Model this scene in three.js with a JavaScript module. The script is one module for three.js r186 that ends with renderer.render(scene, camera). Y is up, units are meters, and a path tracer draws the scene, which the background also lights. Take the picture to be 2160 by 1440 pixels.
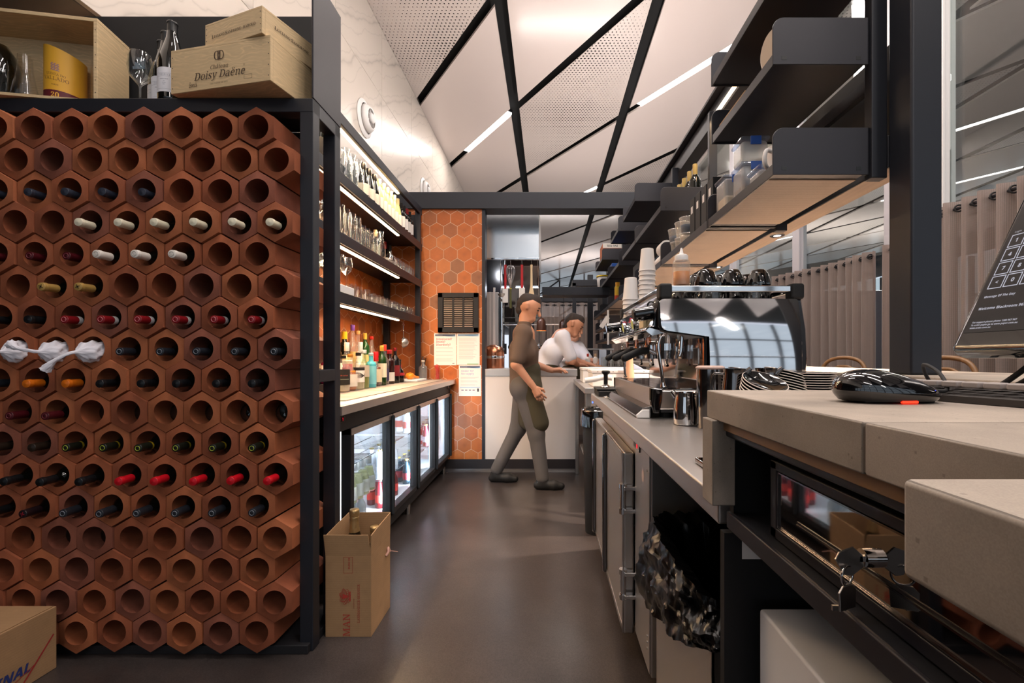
import * as THREE from 'three';
import { mergeGeometries, mergeVertices, toCreasedNormals } from 'three/addons/utils/BufferGeometryUtils.js';
import { RoundedBoxGeometry } from 'three/addons/geometries/RoundedBoxGeometry.js';
import { MarchingCubes } from 'three/addons/objects/MarchingCubes.js';
import { RectAreaLightUniformsLib } from 'three/addons/lights/RectAreaLightUniformsLib.js';

// ---------------------------------------------------------------- camera, sky, large lights, exposure
const EYE = 1.15, FOC = 960, VX = 1155, VY = 754;      // eye height, focal length in px, vanishing point (2160x1440 frame)
const scene = new THREE.Scene();
const camera = new THREE.PerspectiveCamera(2 * Math.atan(720 / FOC) * 180 / Math.PI, 1.5, 0.02, 120);
camera.position.set(0, EYE, 0);
camera.setViewOffset(2160, 1440, 1080 - VX, 720 - VY, 2160, 1440);   // a shifted lens: verticals stay vertical
scene.background = new THREE.Color(.8, .86, 1.0);
const renderer = new THREE.WebGLRenderer({ antialias: true });
renderer.toneMapping = THREE.LinearToneMapping;
renderer.toneMappingExposure = 1.06;
renderer.shadowMap.enabled = true;
RectAreaLightUniformsLib.init();
const CEIL = 5.17;
const WARM = 0xffd6a8, COOL = 0xe8f0ff, DAY = 0xfff2ea;
const CEILING_POWER = 52, STRIP_POWER = 135, FRIDGE_POWER = 170, UPLIGHT = 50;
// ceiling grid: lines along the hall at GX, diagonals d = GA - 1.445 x
const GX = [-2.31, -0.53, 1.25, 3.03, 4.81, 6.59, 8.37, 10.15, 11.93, 13.71];
const GA = [-6.4, -3.6, -0.6, 1.9, 4.23, 6.59, 9.36, 12.43, 15.5, 18.5, 21.4, 24.1, 26.9, 29.8, 32.8, 35.8];
const LIT = [[4, 1], [3, 2], [2, 0], [2, 3], [3, 1], [5, 0], [6, 2], [7, 1], [7, 3], [9, 5], [11, 6], [12, 5], [8, 0], [10, 3], [4, 2], [1, 1]];   // [diagonal, column] of the lit gaps
function areaLight(color, power, w, h, pos, look, parent = scene) {
  const l = new THREE.RectAreaLight(color, power, w, h);
  l.position.set(...pos); parent.add(l); l.lookAt(...look); return l;
}

// ---------------------------------------------------------------- helpers
let seed = 7;
const rnd = () => { seed = (seed * 1664525 + 1013904223) >>> 0; return seed / 4294967296; };
const rr = (a, b) => a + (b - a) * rnd();
const P = (px, py, d) => [(px - VX) * d / FOC, EYE - (py - VY) * d / FOC, -d];
const names = {};
const numbered = n => { const k = names[n] = (names[n] ?? -1) + 1; return k ? `${n}_${String(k).padStart(3, '0')}` : n; };
function fix(g) {
  if (g.index) g = g.toNonIndexed();
  for (const k of Object.keys(g.attributes)) if (!['position', 'normal', 'uv'].includes(k)) g.deleteAttribute(k);
  if (!g.attributes.normal) g.computeVertexNormals();
  if (!g.attributes.uv) g.setAttribute('uv', new THREE.BufferAttribute(new Float32Array(g.attributes.position.count * 2), 2));
  return g;
}
const mg = a => Array.isArray(a) ? (a.length === 1 ? a[0] : mergeGeometries(a.map(fix))) : a;
function obj(name, geo, mat, parent) {
  const m = new THREE.Mesh(mg(geo), mat);
  m.name = parent ? name : numbered(name);
  (parent || scene).add(m); return m;
}
function tag(o, label, category, group) { o.userData.label = label; o.userData.category = category; if (group) o.userData.group = group; return o; }
function thing(name, label, category, pos = [0, 0, 0], turn = 0, group) {
  const o = new THREE.Group(); o.name = numbered(name); scene.add(o);
  o.position.set(...pos); o.rotation.y = turn; return tag(o, label, category, group);
}
function struct(name, geo, mat, label) {
  const o = geo ? new THREE.Mesh(mg(geo), mat) : new THREE.Group();
  o.name = numbered(name); o.userData.kind = 'structure'; if (label) o.userData.label = label; scene.add(o); return o;
}
function dup(root, pos, turn, label, group, scale) {
  const r = root.clone(); r.name = numbered(root.name.replace(/_\d{3}$/, '')); scene.add(r);
  r.userData = { ...root.userData };
  r.position.set(...pos); r.rotation.set(0, turn || 0, 0); if (scale) r.scale.setScalar(scale);
  if (label) r.userData.label = label; if (group) r.userData.group = group; return r;
}
const bb = (x0, x1, y0, y1, z0, z1) => new THREE.BoxGeometry(Math.abs(x1 - x0), Math.abs(y1 - y0), Math.abs(z1 - z0)).translate((x0 + x1) / 2, (y0 + y1) / 2, (z0 + z1) / 2);
const rb = (x0, x1, y0, y1, z0, z1, r = .004, s = 2) => new RoundedBoxGeometry(Math.abs(x1 - x0), Math.abs(y1 - y0), Math.abs(z1 - z0), s, r).translate((x0 + x1) / 2, (y0 + y1) / 2, (z0 + z1) / 2);
const lathe = (pts, seg = 24) => new THREE.LatheGeometry(pts.map(p => new THREE.Vector2(Math.max(p[0], 1e-5), p[1])), seg);
const V = a => new THREE.Vector3(...a);
function cyl(a, b, r0, r1 = r0, seg = 12) {
  const A = V(a), B = V(b), d = B.clone().sub(A), L = d.length();
  const g = new THREE.CylinderGeometry(r1, r0, L, seg); g.translate(0, L / 2, 0);
  g.applyQuaternion(new THREE.Quaternion().setFromUnitVectors(new THREE.Vector3(0, 1, 0), d.normalize()));
  return g.translate(...a);
}
const tube = (pts, r, seg = 24, rad = 8, closed = false) => new THREE.TubeGeometry(new THREE.CatmullRomCurve3(pts.map(V), closed), seg, r, rad, closed);
const bar = (a, b, w, h) => {   // a square bar between two points
  const A = V(a), B = V(b), L = A.distanceTo(B), g = new THREE.BoxGeometry(w, h, L);
  const m = new THREE.Matrix4().lookAt(A, B, new THREE.Vector3(0, 1, 0)); g.applyMatrix4(m); const c = A.add(B).multiplyScalar(.5); return g.translate(c.x, c.y, c.z);
};
function shape(pts) { const s = new THREE.Shape(); pts.forEach((p, i) => i ? s.lineTo(p[0], p[1]) : s.moveTo(p[0], p[1])); s.closePath(); return s; }
const ext = (s, depth, bevel = 0, cs = 12) => new THREE.ExtrudeGeometry(Array.isArray(s) ? shape(s) : s, { depth: depth - 2 * bevel, bevelEnabled: bevel > 0, bevelThickness: bevel, bevelSize: bevel, bevelOffset: -bevel, bevelSegments: 1, curveSegments: cs }).translate(0, 0, bevel);
function uvm(g, s = 1, ox = 0, oy = 0) {     // uv in metres on the side that each face looks to
  g = fix(mg(g)); const p = g.attributes.position, n = g.attributes.normal, uv = g.attributes.uv;
  for (let i = 0; i < p.count; i++) {
    const a = Math.abs(n.getX(i)), b = Math.abs(n.getY(i)), c = Math.abs(n.getZ(i));
    const q = a >= b && a >= c ? [p.getZ(i), p.getY(i)] : b >= c ? [p.getX(i), p.getZ(i)] : [p.getX(i), p.getY(i)];
    uv.setXY(i, q[0] / s + ox, q[1] / s + oy);
  }
  return g;
}
function uvSwap(g) { const uv = g.attributes.uv; for (let i = 0; i < uv.count; i++) uv.setXY(i, uv.getY(i), uv.getX(i)); return g; }
// a sheet with its own print: w x h in the xy plane, facing +z, uv 0..1
const sheet = (w, h) => new THREE.PlaneGeometry(w, h);

// ---------------------------------------------------------------- textures
function hash(x, y) { let h = Math.imul(x | 0, 374761393) ^ Math.imul(y | 0, 668265263); h = Math.imul(h ^ (h >>> 13), 1274126177); return ((h ^ (h >>> 16)) >>> 0) / 4294967296; }
function vn(x, y, per) { const xi = Math.floor(x), yi = Math.floor(y), f = x - xi, g = y - yi, w = t => t * t * (3 - 2 * t), m = v => ((v % per) + per) % per; const a = hash(m(xi), m(yi)), b = hash(m(xi + 1), m(yi)), c = hash(m(xi), m(yi + 1)), d = hash(m(xi + 1), m(yi + 1)); return a + (b - a) * w(f) + (c - a) * w(g) + (a - b - c + d) * w(f) * w(g); }
function fbm(u, v, per, oct = 4) { let s = 0, a = .5, t = 0; for (let i = 0; i < oct; i++) { s += a * vn(u * per, v * per + 17.3 * 0, per); t += a; a *= .5; per *= 2; } return s / t; }
function dtex(n, fn, srgb = true) {
  const d = new Uint8Array(n * n * 4);
  for (let y = 0; y < n; y++) for (let x = 0; x < n; x++) { const c = fn(x / n, y / n, x, y), i = (y * n + x) * 4; for (let k = 0; k < 3; k++) d[i + k] = Math.max(0, Math.min(255, 255 * (c.length ? c[k] : c))); d[i + 3] = 255; }
  const t = new THREE.DataTexture(d, n, n); t.magFilter = THREE.LinearFilter; t.minFilter = THREE.LinearFilter; t.wrapS = t.wrapT = THREE.RepeatWrapping;
  if (srgb) t.colorSpace = THREE.SRGBColorSpace; t.needsUpdate = true; return t;
}
function ctex(w, h, draw) {
  const c = document.createElement('canvas'); c.width = w; c.height = h; const x = c.getContext('2d'); draw(x, w, h);
  const t = new THREE.CanvasTexture(c); t.colorSpace = THREE.SRGBColorSpace; return t;
}
const T = {
  clay: dtex(512, (u, v, x, y) => { const a = fbm(u, v, 6, 5), b = hash(x, y), c = fbm(v + .3, u, 3, 3); const k = .74 + .22 * a + .1 * c + .05 * b - (b > .996 ? .2 : 0) + (hash(x + 9, y) > .998 ? .16 : 0); return [k, k * (.97 + .05 * c), k * (.95 + .1 * c)]; }),
  clayBump: dtex(512, (u, v, x, y) => .5 + .35 * fbm(u, v, 24, 4) - (hash(x >> 1, y >> 1) > .992 ? .4 : 0), false),
  wood: dtex(512, (u, v) => { const w = fbm(u * .5, v, 6, 4), l = .5 + .5 * Math.sin((v * 22 + 5 * w) * Math.PI * 2); const k = .89 + .07 * Math.pow(l, 4) * fbm(v, u, 5, 3) * 1.5 + .06 * fbm(u * .12, v, 96, 2) - .03 * fbm(u, v, 6, 3); return [k, k * .975, k * .93]; }),
  concrete: dtex(1024, (u, v, x, y) => { const a = fbm(u, v, 5, 7), b = fbm(v + .2, u, 3, 4), k = .62 + .34 * a + .16 * Math.max(0, b - .52) * 3 + .07 * (hash(x, y) - .5) - (hash(x >> 2, y >> 2) > .996 ? .12 : 0); return [k, k * .995, k * .975]; }),
  floor: dtex(1024, (u, v, x, y) => { const h = hash(x, y), k = .6 + .34 * fbm(u, v, 6, 7) + .2 * (hash(x >> 1, y >> 1) - .5); const s = h > .9985 ? 1 : hash(x >> 1, (y >> 1) + 5) > .9993 ? 1 : 0; return [k + s * .5, k + s * .46, k + s * .42]; }),
  marble: dtex(1024, (u, v) => { const w = fbm(u, v, 5, 5), d = u * 3 + v * 5 + .55 * w, q = Math.abs(((d % 1) + 1) % 1 - .5) * 2, q2 = Math.abs((((d * 2.0 + .3 * w) % 1) + 1) % 1 - .5) * 2; const k = .965 - .16 * Math.pow(1 - q, 14) * fbm(v, u, 7, 3) * 1.6 - .08 * Math.pow(1 - q2, 22) + .03 * (w - .5); return [k, k * .985, k * .955]; }),
  card: dtex(256, (u, v, x, y) => { const k = .88 + .09 * fbm(u, v, 8, 5) + .04 * (hash(x, y) - .5) + .015 * Math.sin(v * 256 * .8); return [k, k, k]; }),
  brushed: dtex(256, (u, v, x, y) => .35 + .3 * hash(0, y) * .6 + .25 * fbm(u * .15, v, 64, 2), false),
  perf: null,
  weave: dtex(128, (u, v, x, y) => { const k = .8 + .1 * ((x >> 1) % 2) + .1 * ((y >> 1) % 2) - .05 * hash(x, y); return [k, k, k]; }),
  film: dtex(256, (u, v) => fbm(u, v, 10, 4), false),
};
T.perf = (() => {   // round holes punched on a hexagonal grid, graded in size over each 3.2 m
  const n = 1024, N = 64;
  return dtex(n, (u, v) => {
    const gy = v * N, row = Math.floor(gy), gx = u * N + (row % 2 ? .5 : 0), col = Math.floor(gx);
    const f = .5 + .5 * Math.sin(2 * Math.PI * (u + v)) * Math.cos(2 * Math.PI * (u - v)), r = .11 + .17 * f;
    return Math.hypot(gx - col - .5, gy - row - .5) < r ? 0 : 1;
  }, false);
})();
const std = (color, roughness = .6, metalness = 0, o = {}) => new THREE.MeshStandardMaterial({ color, roughness, metalness, ...o });
const phys = (color, roughness, o = {}) => new THREE.MeshPhysicalMaterial({ color, roughness, ...o });
const M = {
  steelBlack: std('#25272e', .42, .25), matteBlack: std('#17171b', .6), panelBlack: std('#101013', .7), bracket: std('#2b2a30', .45, .3),
  underWood: std('#c3ab96', .5, 0, { map: T.card }),
  clay: [['#a65b37', .82], ['#9b5434', .84], ['#b0653d', .82], ['#92543f', .88]].map(([c, r]) => std(c, r, 0, { map: T.clay, bumpMap: T.clayBump, bumpScale: .0012 })),
  tile: [['#cd7030', .42], ['#c5692c', .42], ['#d27838', .42], ['#b56a3c', .46], ['#a56b48', .48]].map(([c, r]) => std(c, r, 0, { map: T.clay })),
  grout: std('#d8b9a0', .9), marble: std('#dcd5d0', .3, 0, { map: T.marble }), soffit: std('#8d8178', .8),
  ceil: std('#d9cdc8', .16), ceilPerf: std('#cfc4be', .3, 0, { alphaMap: T.perf, alphaTest: .5 }), voidBlack: std('#0b0b0d', .9), stripBlack: std('#111114', .6),
  floor: std('#544c4a', .3, 0, { map: T.floor, bumpMap: T.film, bumpScale: .0006 }), base: std('#2a2628', .45),
  steel: std('#c3bfbb', .3, 1, { roughnessMap: null }), steelBrushed: std('#c6c1bd', .4, 1), chrome: std('#dcdbdc', .06, 1), darkChrome: std('#7d7a7a', .12, 1),
  concrete: std('#cdbfb3', .62, 0, { map: T.concrete, bumpMap: T.film, bumpScale: .0004 }), concreteEdge: null,
  pine: std('#e6cda6', .6, 0, { map: T.wood }), pineDark: null, card: std('#b08a62', .85, 0, { map: T.card }), cardDark: null,
  white: std('#e9e6e4', .5), panelWhite: std('#ddd5d0', .35), paper: std('#efe9e6', .85), black: std('#0f0f11', .35), gloss: phys('#08080a', .08, { clearcoat: 1, clearcoatRoughness: .03 }), rubber: std('#161618', .7),
  bottle: phys('#0a0d0b', .05, { clearcoat: 1 }), bottleGreen: phys('#1c2a12', .05, { transmission: .35, thickness: 0, clearcoat: 1 }),
  glass: phys('#ffffff', .02, { transmission: 1, thickness: 0, ior: 1.45 }), pane: phys('#f3f7f6', .01, { transmission: 1, thickness: 0, ior: 1.5 }), crystal: phys('#f6f8f8', .0, { transmission: 1, thickness: 0, ior: 1.75 }),
  plastic: phys('#f4f1ee', .25, { transmission: .75, thickness: 0 }), milky: phys('#f6f2ec', .25, { transmission: .85, thickness: 0 }),
  led: std('#fff3e2', .5, 0, { emissive: new THREE.Color(WARM), emissiveIntensity: 6 }), tubeLight: std('#ffffff', .5, 0, { emissive: new THREE.Color(1, .97, .95), emissiveIntensity: 6 }), coolLight: std('#ffffff', .5, 0, { emissive: new THREE.Color(.86, .92, 1), emissiveIntensity: 5 }),
  skin: std('#c58d6f', .6), hair: std('#2b211d', .8), olive: std('#4d4632', .9, 0, { map: T.weave }), shirt: std('#dcdbe2', .85), trousers: std('#5b5654', .9), shoe: std('#1a1817', .6),
  curtain: new THREE.MeshPhysicalMaterial({ color: '#cdb9b0', roughness: .72, transmission: .6, thickness: 0, side: THREE.DoubleSide, map: T.weave }),
  copper: std('#c2805f', .25, 1), orange: std('#f08a12', .35), red: std('#b3141c', .35),
};

// ================================================================ the setting
const BACK = 4.58;     // distance of the kitchen partition
struct('floor', uvm(bb(-6, 17, -.2, 0, 6, -31), 1.6), M.floor, 'dark speckled vinyl floor');
// ceiling: parallelogram panels hung below a black void, lit or black gaps between them
{
  const ceiling = struct('ceiling', bb(-6, 17, CEIL + .12, CEIL + .3, 6, -31), M.voidBlack, 'white and perforated ceiling panels with black gaps');
  const hx = .075, ha = .105, at = (a, x) => [x, a - 1.445 * x];
  for (let i = 0; i < GX.length - 1; i++) for (let j = 0; j < GA.length - 1; j++) {
    const x0 = GX[i] + (i ? hx : .26), x1 = GX[i + 1] - hx, a0 = GA[j] + ha, a1 = GA[j + 1] - ha;
    const q = [at(a0, x0), at(a0, x1), at(a1, x1), at(a1, x0)];
    const dm = q.reduce((s, p) => s + p[1], 0) / 4;
    if (dm < -5.5 || dm > 29 || q.some(p => p[1] < -5.9 || p[1] > 30.9)) continue;
    const perf = (((j - 3) - 2 * i) % 3 + 3) % 3 === 0;
    const g = ext(q, perf ? .004 : .03); g.rotateX(-Math.PI / 2);      // (x, d, t) -> (x, t, -d)
    g.translate(0, CEIL, 0);
    obj('panel', uvm(g, 3.2), perf ? M.ceilPerf : M.ceil, ceiling);
  }
  for (const [k, i] of LIT) {
    const a = GA[k], x0 = i ? GX[i] + .2   : -1.6, x1 = GX[i + 1] - .12; const p0 = [x0, CEIL + .02, -(a - 1.445 * x0)], p1 = [x1, CEIL + .02, -(a - 1.445 * x1)];
    const lamp = thing('ceiling_light', ({ '5,0': 'linear ceiling light that ends at the pale stone wall', '6,2': 'longest linear ceiling light, running toward the hanging shelves', '7,1': 'linear ceiling light just above the black kitchen beam', '7,3': 'linear ceiling light seen beside the white window column', '9,5': 'linear ceiling light over the concourse above the first curtain', '11,6': 'farther linear ceiling light over the concourse' })[k + ',' + i] || 'long white linear light set in a diagonal ceiling gap', 'light', [0, 0, 0], 0, 'linear lights in the ceiling gaps');
    obj('housing', bar([p0[0], p0[1] + .06, p0[2]], [p1[0], p1[1] + .06, p1[2]], .16, .04), M.stripBlack, lamp);
    obj('diffuser', bar([p0[0], p0[1] + .015, p0[2]], [p1[0], p1[1] + .015, p1[2]], .13, .03), M.tubeLight, lamp);
    const L = Math.hypot(p1[0] - p0[0], p1[2] - p0[2]), c = [(p0[0] + p1[0]) / 2, CEIL - .004, (p0[2] + p1[2]) / 2];
    const l = new THREE.RectAreaLight(DAY, CEILING_POWER, .13, L); l.position.set(...c);
    l.rotation.set(-Math.PI / 2, 0, 0); l.rotation.order = 'YXZ'; l.rotation.y = Math.atan2(p1[0] - p0[0], p1[2] - p0[2]); scene.add(l);
  }
}
// marble clad wall on the left above the bar, one slab a mesh
{
  const w = struct('wall_left', [bb(-6, -2.06, 2.7, CEIL + .1, 6, -31)], M.soffit, 'pale veined stone wall above the bar');
  const rows = [2.7, 3.52, 4.34, 5.165], cols = [];
  for (let z = 5.4; z > -15; z -= 1.22) cols.push(z);
  for (let r = 0; r < 3; r++) for (let c = 0; c < cols.length; c++) {
    const g = rb(-2.055, -2.03, rows[r] + .002, rows[r + 1] - .002, cols[c] - .002, cols[c] - 1.218, .002, 1);
    obj('slab', uvm(g, 2.4, rnd(), rnd()), M.marble, w);
  }
  obj('slab', uvm(bb(-2.055, -2.03, 2.7, 5.165, cols.at(-1) - 1.222, -30.9), 2.4), M.marble, w);
}
struct('wall_outer', [bb(-6.2, -6, 0, CEIL + .3, 6, -31), bb(-6.2, 17, 0, .9, 6, 6.2)], std('#7a716a', .8), 'plain wall closing the room');
// hexagonal tiles, each its own mesh, clipped to a rectangle
function clipPoly(pts, x0, x1, y0, y1) {
  const cut = (p, inside, t) => { const o = []; p.forEach((a, i) => { const b = p[(i + 1) % p.length], ia = inside(a), ib = inside(b); if (ia) o.push(a); if (ia !== ib) { const k = t(a, b); o.push([a[0] + (b[0] - a[0]) * k, a[1] + (b[1] - a[1]) * k]); } }); return o; };
  pts = cut(pts, p => p[0] >= x0, (a, b) => (x0 - a[0]) / (b[0] - a[0])); pts = cut(pts, p => p[0] <= x1, (a, b) => (x1 - a[0]) / (b[0] - a[0]));
  pts = cut(pts, p => p[1] >= y0, (a, b) => (y0 - a[1]) / (b[1] - a[1])); return cut(pts, p => p[1] <= y1, (a, b) => (y1 - a[1]) / (b[1] - a[1]));
}
const hexPts = R => [...Array(6)].map((_, k) => [R * Math.sin(k * Math.PI / 3), R * Math.cos(k * Math.PI / 3)]);
function tiles(wall, place, w, h, pitch, ox = 0, oy = 0) {
  const R = pitch / Math.sqrt(3), hex = hexPts(R - .0022), fulls = [0, .33, .66].map(o => uvm(ext(hex, .008, .0012), .5, o, o * .7));
  for (let r = -1; r * 1.5 * R < h + R; r++) for (let c = -1; c * pitch < w + pitch; c++) {
    const cx = ox + c * pitch + (r & 1 ? pitch / 2 : 0), cy = oy + r * 1.5 * R, k = hash(c * 7 + 3, r * 13 + 1);
    const pts = clipPoly(hex.map(p => [p[0] + cx, p[1] + cy]), 0, w, 0, h);
    if (pts.length < 3) continue;
    let area = 0; pts.forEach((p, i) => { const q = pts[(i + 1) % pts.length]; area += p[0] * q[1] - q[0] * p[1]; });
    if (Math.abs(area) < .0012) continue;
    const full = pts.length === 6 && Math.abs(Math.abs(area / 2) - 1.5 * Math.sqrt(3) * (R - .0022) ** 2) < 1e-5;
    const g = full ? fulls[Math.floor(k * 97) % 3] : uvm(ext(pts.map(p => [p[0] - cx, p[1] - cy]), .008, 0), .5, k, k);
    const m = obj('tile', g, M.tile[k > .955 ? 4 : k > .86 ? 3 : Math.floor(k * 3.7) % 3], wall); place(m, cx, cy);
  }
}
{
  const x0 = -1.63, x1 = -.654;
  const wb = struct('wall_back', bb(x0 - .02, x1, .13, 2.64, -BACK + .0028, -BACK - .14), M.grout, 'orange hexagon tiled wall panel');
  tiles(wb, (m, x, y) => m.position.set(x0 + x, .13 + y, -BACK - .004), x1 - x0, 2.51, .1385, .03, .02);
  const wl = struct('wall_bar', bb(-1.6272, -2.03, 0, 2.27, -2.04, -BACK - .14), M.grout, 'orange hexagon tiled wall behind the bar shelves');
  tiles(wl, (m, x, y) => { m.rotation.y = Math.PI / 2; m.position.set(-1.634, .9 + y, -2.06 - (2.5 - x) + 0); }, 2.5, 1.36, .1385, .02, .05);
  struct('trim_1', rb(-1.63, 1.0, 2.64, 2.805, -BACK + .03, -BACK - .18, .004), M.steelBlack, 'black steel beam over the kitchen opening');
  struct('trim_2', [bb(-.66, -.628, .0, 2.64, -BACK + .006, -BACK - .13)], M.steelBlack, 'black jamb beside the tiled wall');
  struct('baseboard_back', [bb(-1.63, .29, 0, .13, -BACK + .008, -BACK - .1), ext([[0, 0], [.035, 0], [.02, .008], [.008, .02], [0, .035]], 1.92).rotateY(-Math.PI / 2).rotateY(Math.PI).rotateY(Math.PI / 1).translate(.29, 0, -BACK + .008)], M.base, 'dark coved vinyl skirting');
  struct('wall_pass', bb(-.628, .29, .13, .97, -BACK, -BACK - .1), M.panelWhite, 'white panel below the kitchen pass');
  struct('trim_3', [rb(-.628, .30, .965, 1.035, -BACK + .012, -BACK - .6, .004)], M.steelBrushed, 'stainless ledge of the kitchen pass');
}
// far end of the hall: wall, band of windows with bracing, sky beyond
{
  const D = 24;
  struct('wall_far', [bb(-2.05, 17, 0, 3.3, -D, -D - .3)], std('#6f6f72', .7), 'grey wall closing the far end of the hall');
  const wf = struct('window_1', null, null, 'band of windows with steel bracing at the far end');
  obj('pane', bb(-2.05, 17, 3.3, CEIL, -D - .1, -D - .11), M.pane, wf);
  for (let x = -2; x < 17; x += 1.3) obj('mullion', bb(x, x + .07, 3.3, CEIL, -D + .02, -D - .15), M.bracket, wf);
  for (const y of [3.9, 4.5]) obj('transom', bb(-2.05, 17, y, y + .05, -D + .02, -D - .1), M.bracket, wf);
  for (let x = -2; x < 16; x += 2.6) obj('brace', bar([x, 3.3, -D + .25], [x + 2.6, CEIL, -D + .25], .07, .07), M.bracket, wf);
  const wn = struct('window_4', null, null, 'tall windows behind the rack side of the room');
  obj('pane', bb(-6.2, 17, .9, CEIL, 6.1, 6.11), M.pane, wn);
  for (let x = -6; x < 17; x += 1.5) obj('mullion', bb(x, x + .09, .9, CEIL, 6, 6.2), M.bracket, wn);
  for (const y of [2.1, 3.6]) obj('transom', bb(-6.2, 17, y, y + .07, 6, 6.18), M.bracket, wn);
  struct('wall_right', [bb(16.6, 17, 0, 2.2, 6, -D)], std('#77777a', .7), 'low wall on the far side of the concourse');
  const wr = struct('window_2', null, null, 'tall windows on the far side of the concourse');
  obj('pane', bb(16.8, 16.82, 2.2, CEIL, 6, -D), M.pane, wr);
  for (let z = 6; z > -D; z -= 1.6) obj('mullion', bb(16.7, 16.9, 2.2, CEIL, z, z - .08), M.bracket, wr);
  obj('transom', bb(16.7, 16.9, 3.6, 3.66, 6, -D), M.bracket, wr);
}
// glazed front between bar and concourse: white columns, panes
const FRONT = [[2.72, 1.2], [2.72, 3.14], [3.16, 4.12], [3.16, 5.72], [3.1, 7.6], [3.1, 9.6]];   // x, distance of the columns
{
  FRONT.forEach(([x, d], k) => { if (!k) return; tag(obj('window_column', [rb(x, x + .1, 0, CEIL, -d, -d - .16, .006), rb(x - .012, x + .004, 0, CEIL, -d + .02, -d - .012, .002)], k === 1 ? M.white : std('#c9c6cc', .45)), ['', 'white window column beside the black post, right of which curtains hang', 'grey window column between two curtains behind the bar stools', 'narrow window column behind the coffee machine', 'window column near the kitchen end', 'farthest window column'][k], 'column'); });
  const wg = struct('window_3', null, null, 'tall glass front between the bar and the concourse');
  for (let k = 0; k < FRONT.length - 1; k++) { const [xa, da] = FRONT[k], [xb, db] = FRONT[k + 1]; obj('pane', bar([xa + .06, CEIL / 2, -da], [xb + .06, CEIL / 2, -db], .01, CEIL), M.pane, wg); }
}
// curtains: sheer pleated cloth on a rod with eyelets
function curtain(pts, top, label, per = .115) {
  const c = thing('curtain', label, 'curtain', [0, 0, 0], 0);
  const path = new THREE.CatmullRomCurve3(pts.map(p => new THREE.Vector3(p[0], 0, -p[1]))), L = path.getLength(), n = Math.round(L / per) * 2;
  const nu = n * 5, nv = 8, pos = [], uv = [], idx = [];
  for (let i = 0; i <= nu; i++) {
    const t = i / nu, p = path.getPointAt(t), q = path.getTangentAt(t), ph = i / 10 * Math.PI * 2;
    for (let j = 0; j <= nv; j++) { const k = j / nv, a = .046 * (1 - .12 * k) * Math.sin(ph) + .008 * Math.sin(ph * .37 + k * 3); pos.push(p.x - q.z * a, .06 + (top - .06) * (1 - k), p.z + q.x * a); uv.push(t * L * 8, k * 16); }
  }
  for (let i = 0; i < nu; i++) for (let j = 0; j < nv; j++) { const a = i * (nv + 1) + j, b = a + nv + 1; idx.push(a, a + 1, b, b, a + 1, b + 1); }
  const g = new THREE.BufferGeometry(); g.setAttribute('position', new THREE.Float32BufferAttribute(pos, 3)); g.setAttribute('uv', new THREE.Float32BufferAttribute(uv, 2)); g.setIndex(idx); g.computeVertexNormals();
  obj('cloth', g, M.curtain, c);
  obj('rod', new THREE.TubeGeometry(new THREE.CatmullRomCurve3(pts.map(p => new THREE.Vector3(p[0], top - .05, -p[1]))), 20, .011, 8), M.bracket, c);
  const ring = new THREE.TorusGeometry(.021, .0055, 6, 16);
  for (let i = 0; i < n; i++) { const p = path.getPointAt((i + .5) / n), q = path.getTangentAt((i + .5) / n), m = obj('eyelet', ring, M.matteBlack, c); m.position.set(p.x, top - .05, p.z); m.rotation.y = Math.atan2(q.x, q.z) + (i % 2 ? .5 : -.5); }
}
curtain([[2.62, 1.9], [2.66, 2.6], [2.63, 3.12]], 2.16, 'beige sheer curtain hanging behind the touch screen');
curtain([[2.98, 3.35], [3.05, 3.8], [3.06, 4.12]], 2.16, 'beige sheer curtain between the black post and the grey window column');
curtain([[3.07, 4.3], [3.06, 4.8], [2.9, 5.4], [2.82, 5.7]], 2.16, 'beige sheer curtain behind the coffee machine cup tray');
curtain([[2.2, 8.9], [1.2, 9.1], [.2, 9.1], [-.6, 9.0]], 2.25, 'pale curtain across the far windows behind the chef', .16);

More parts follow.
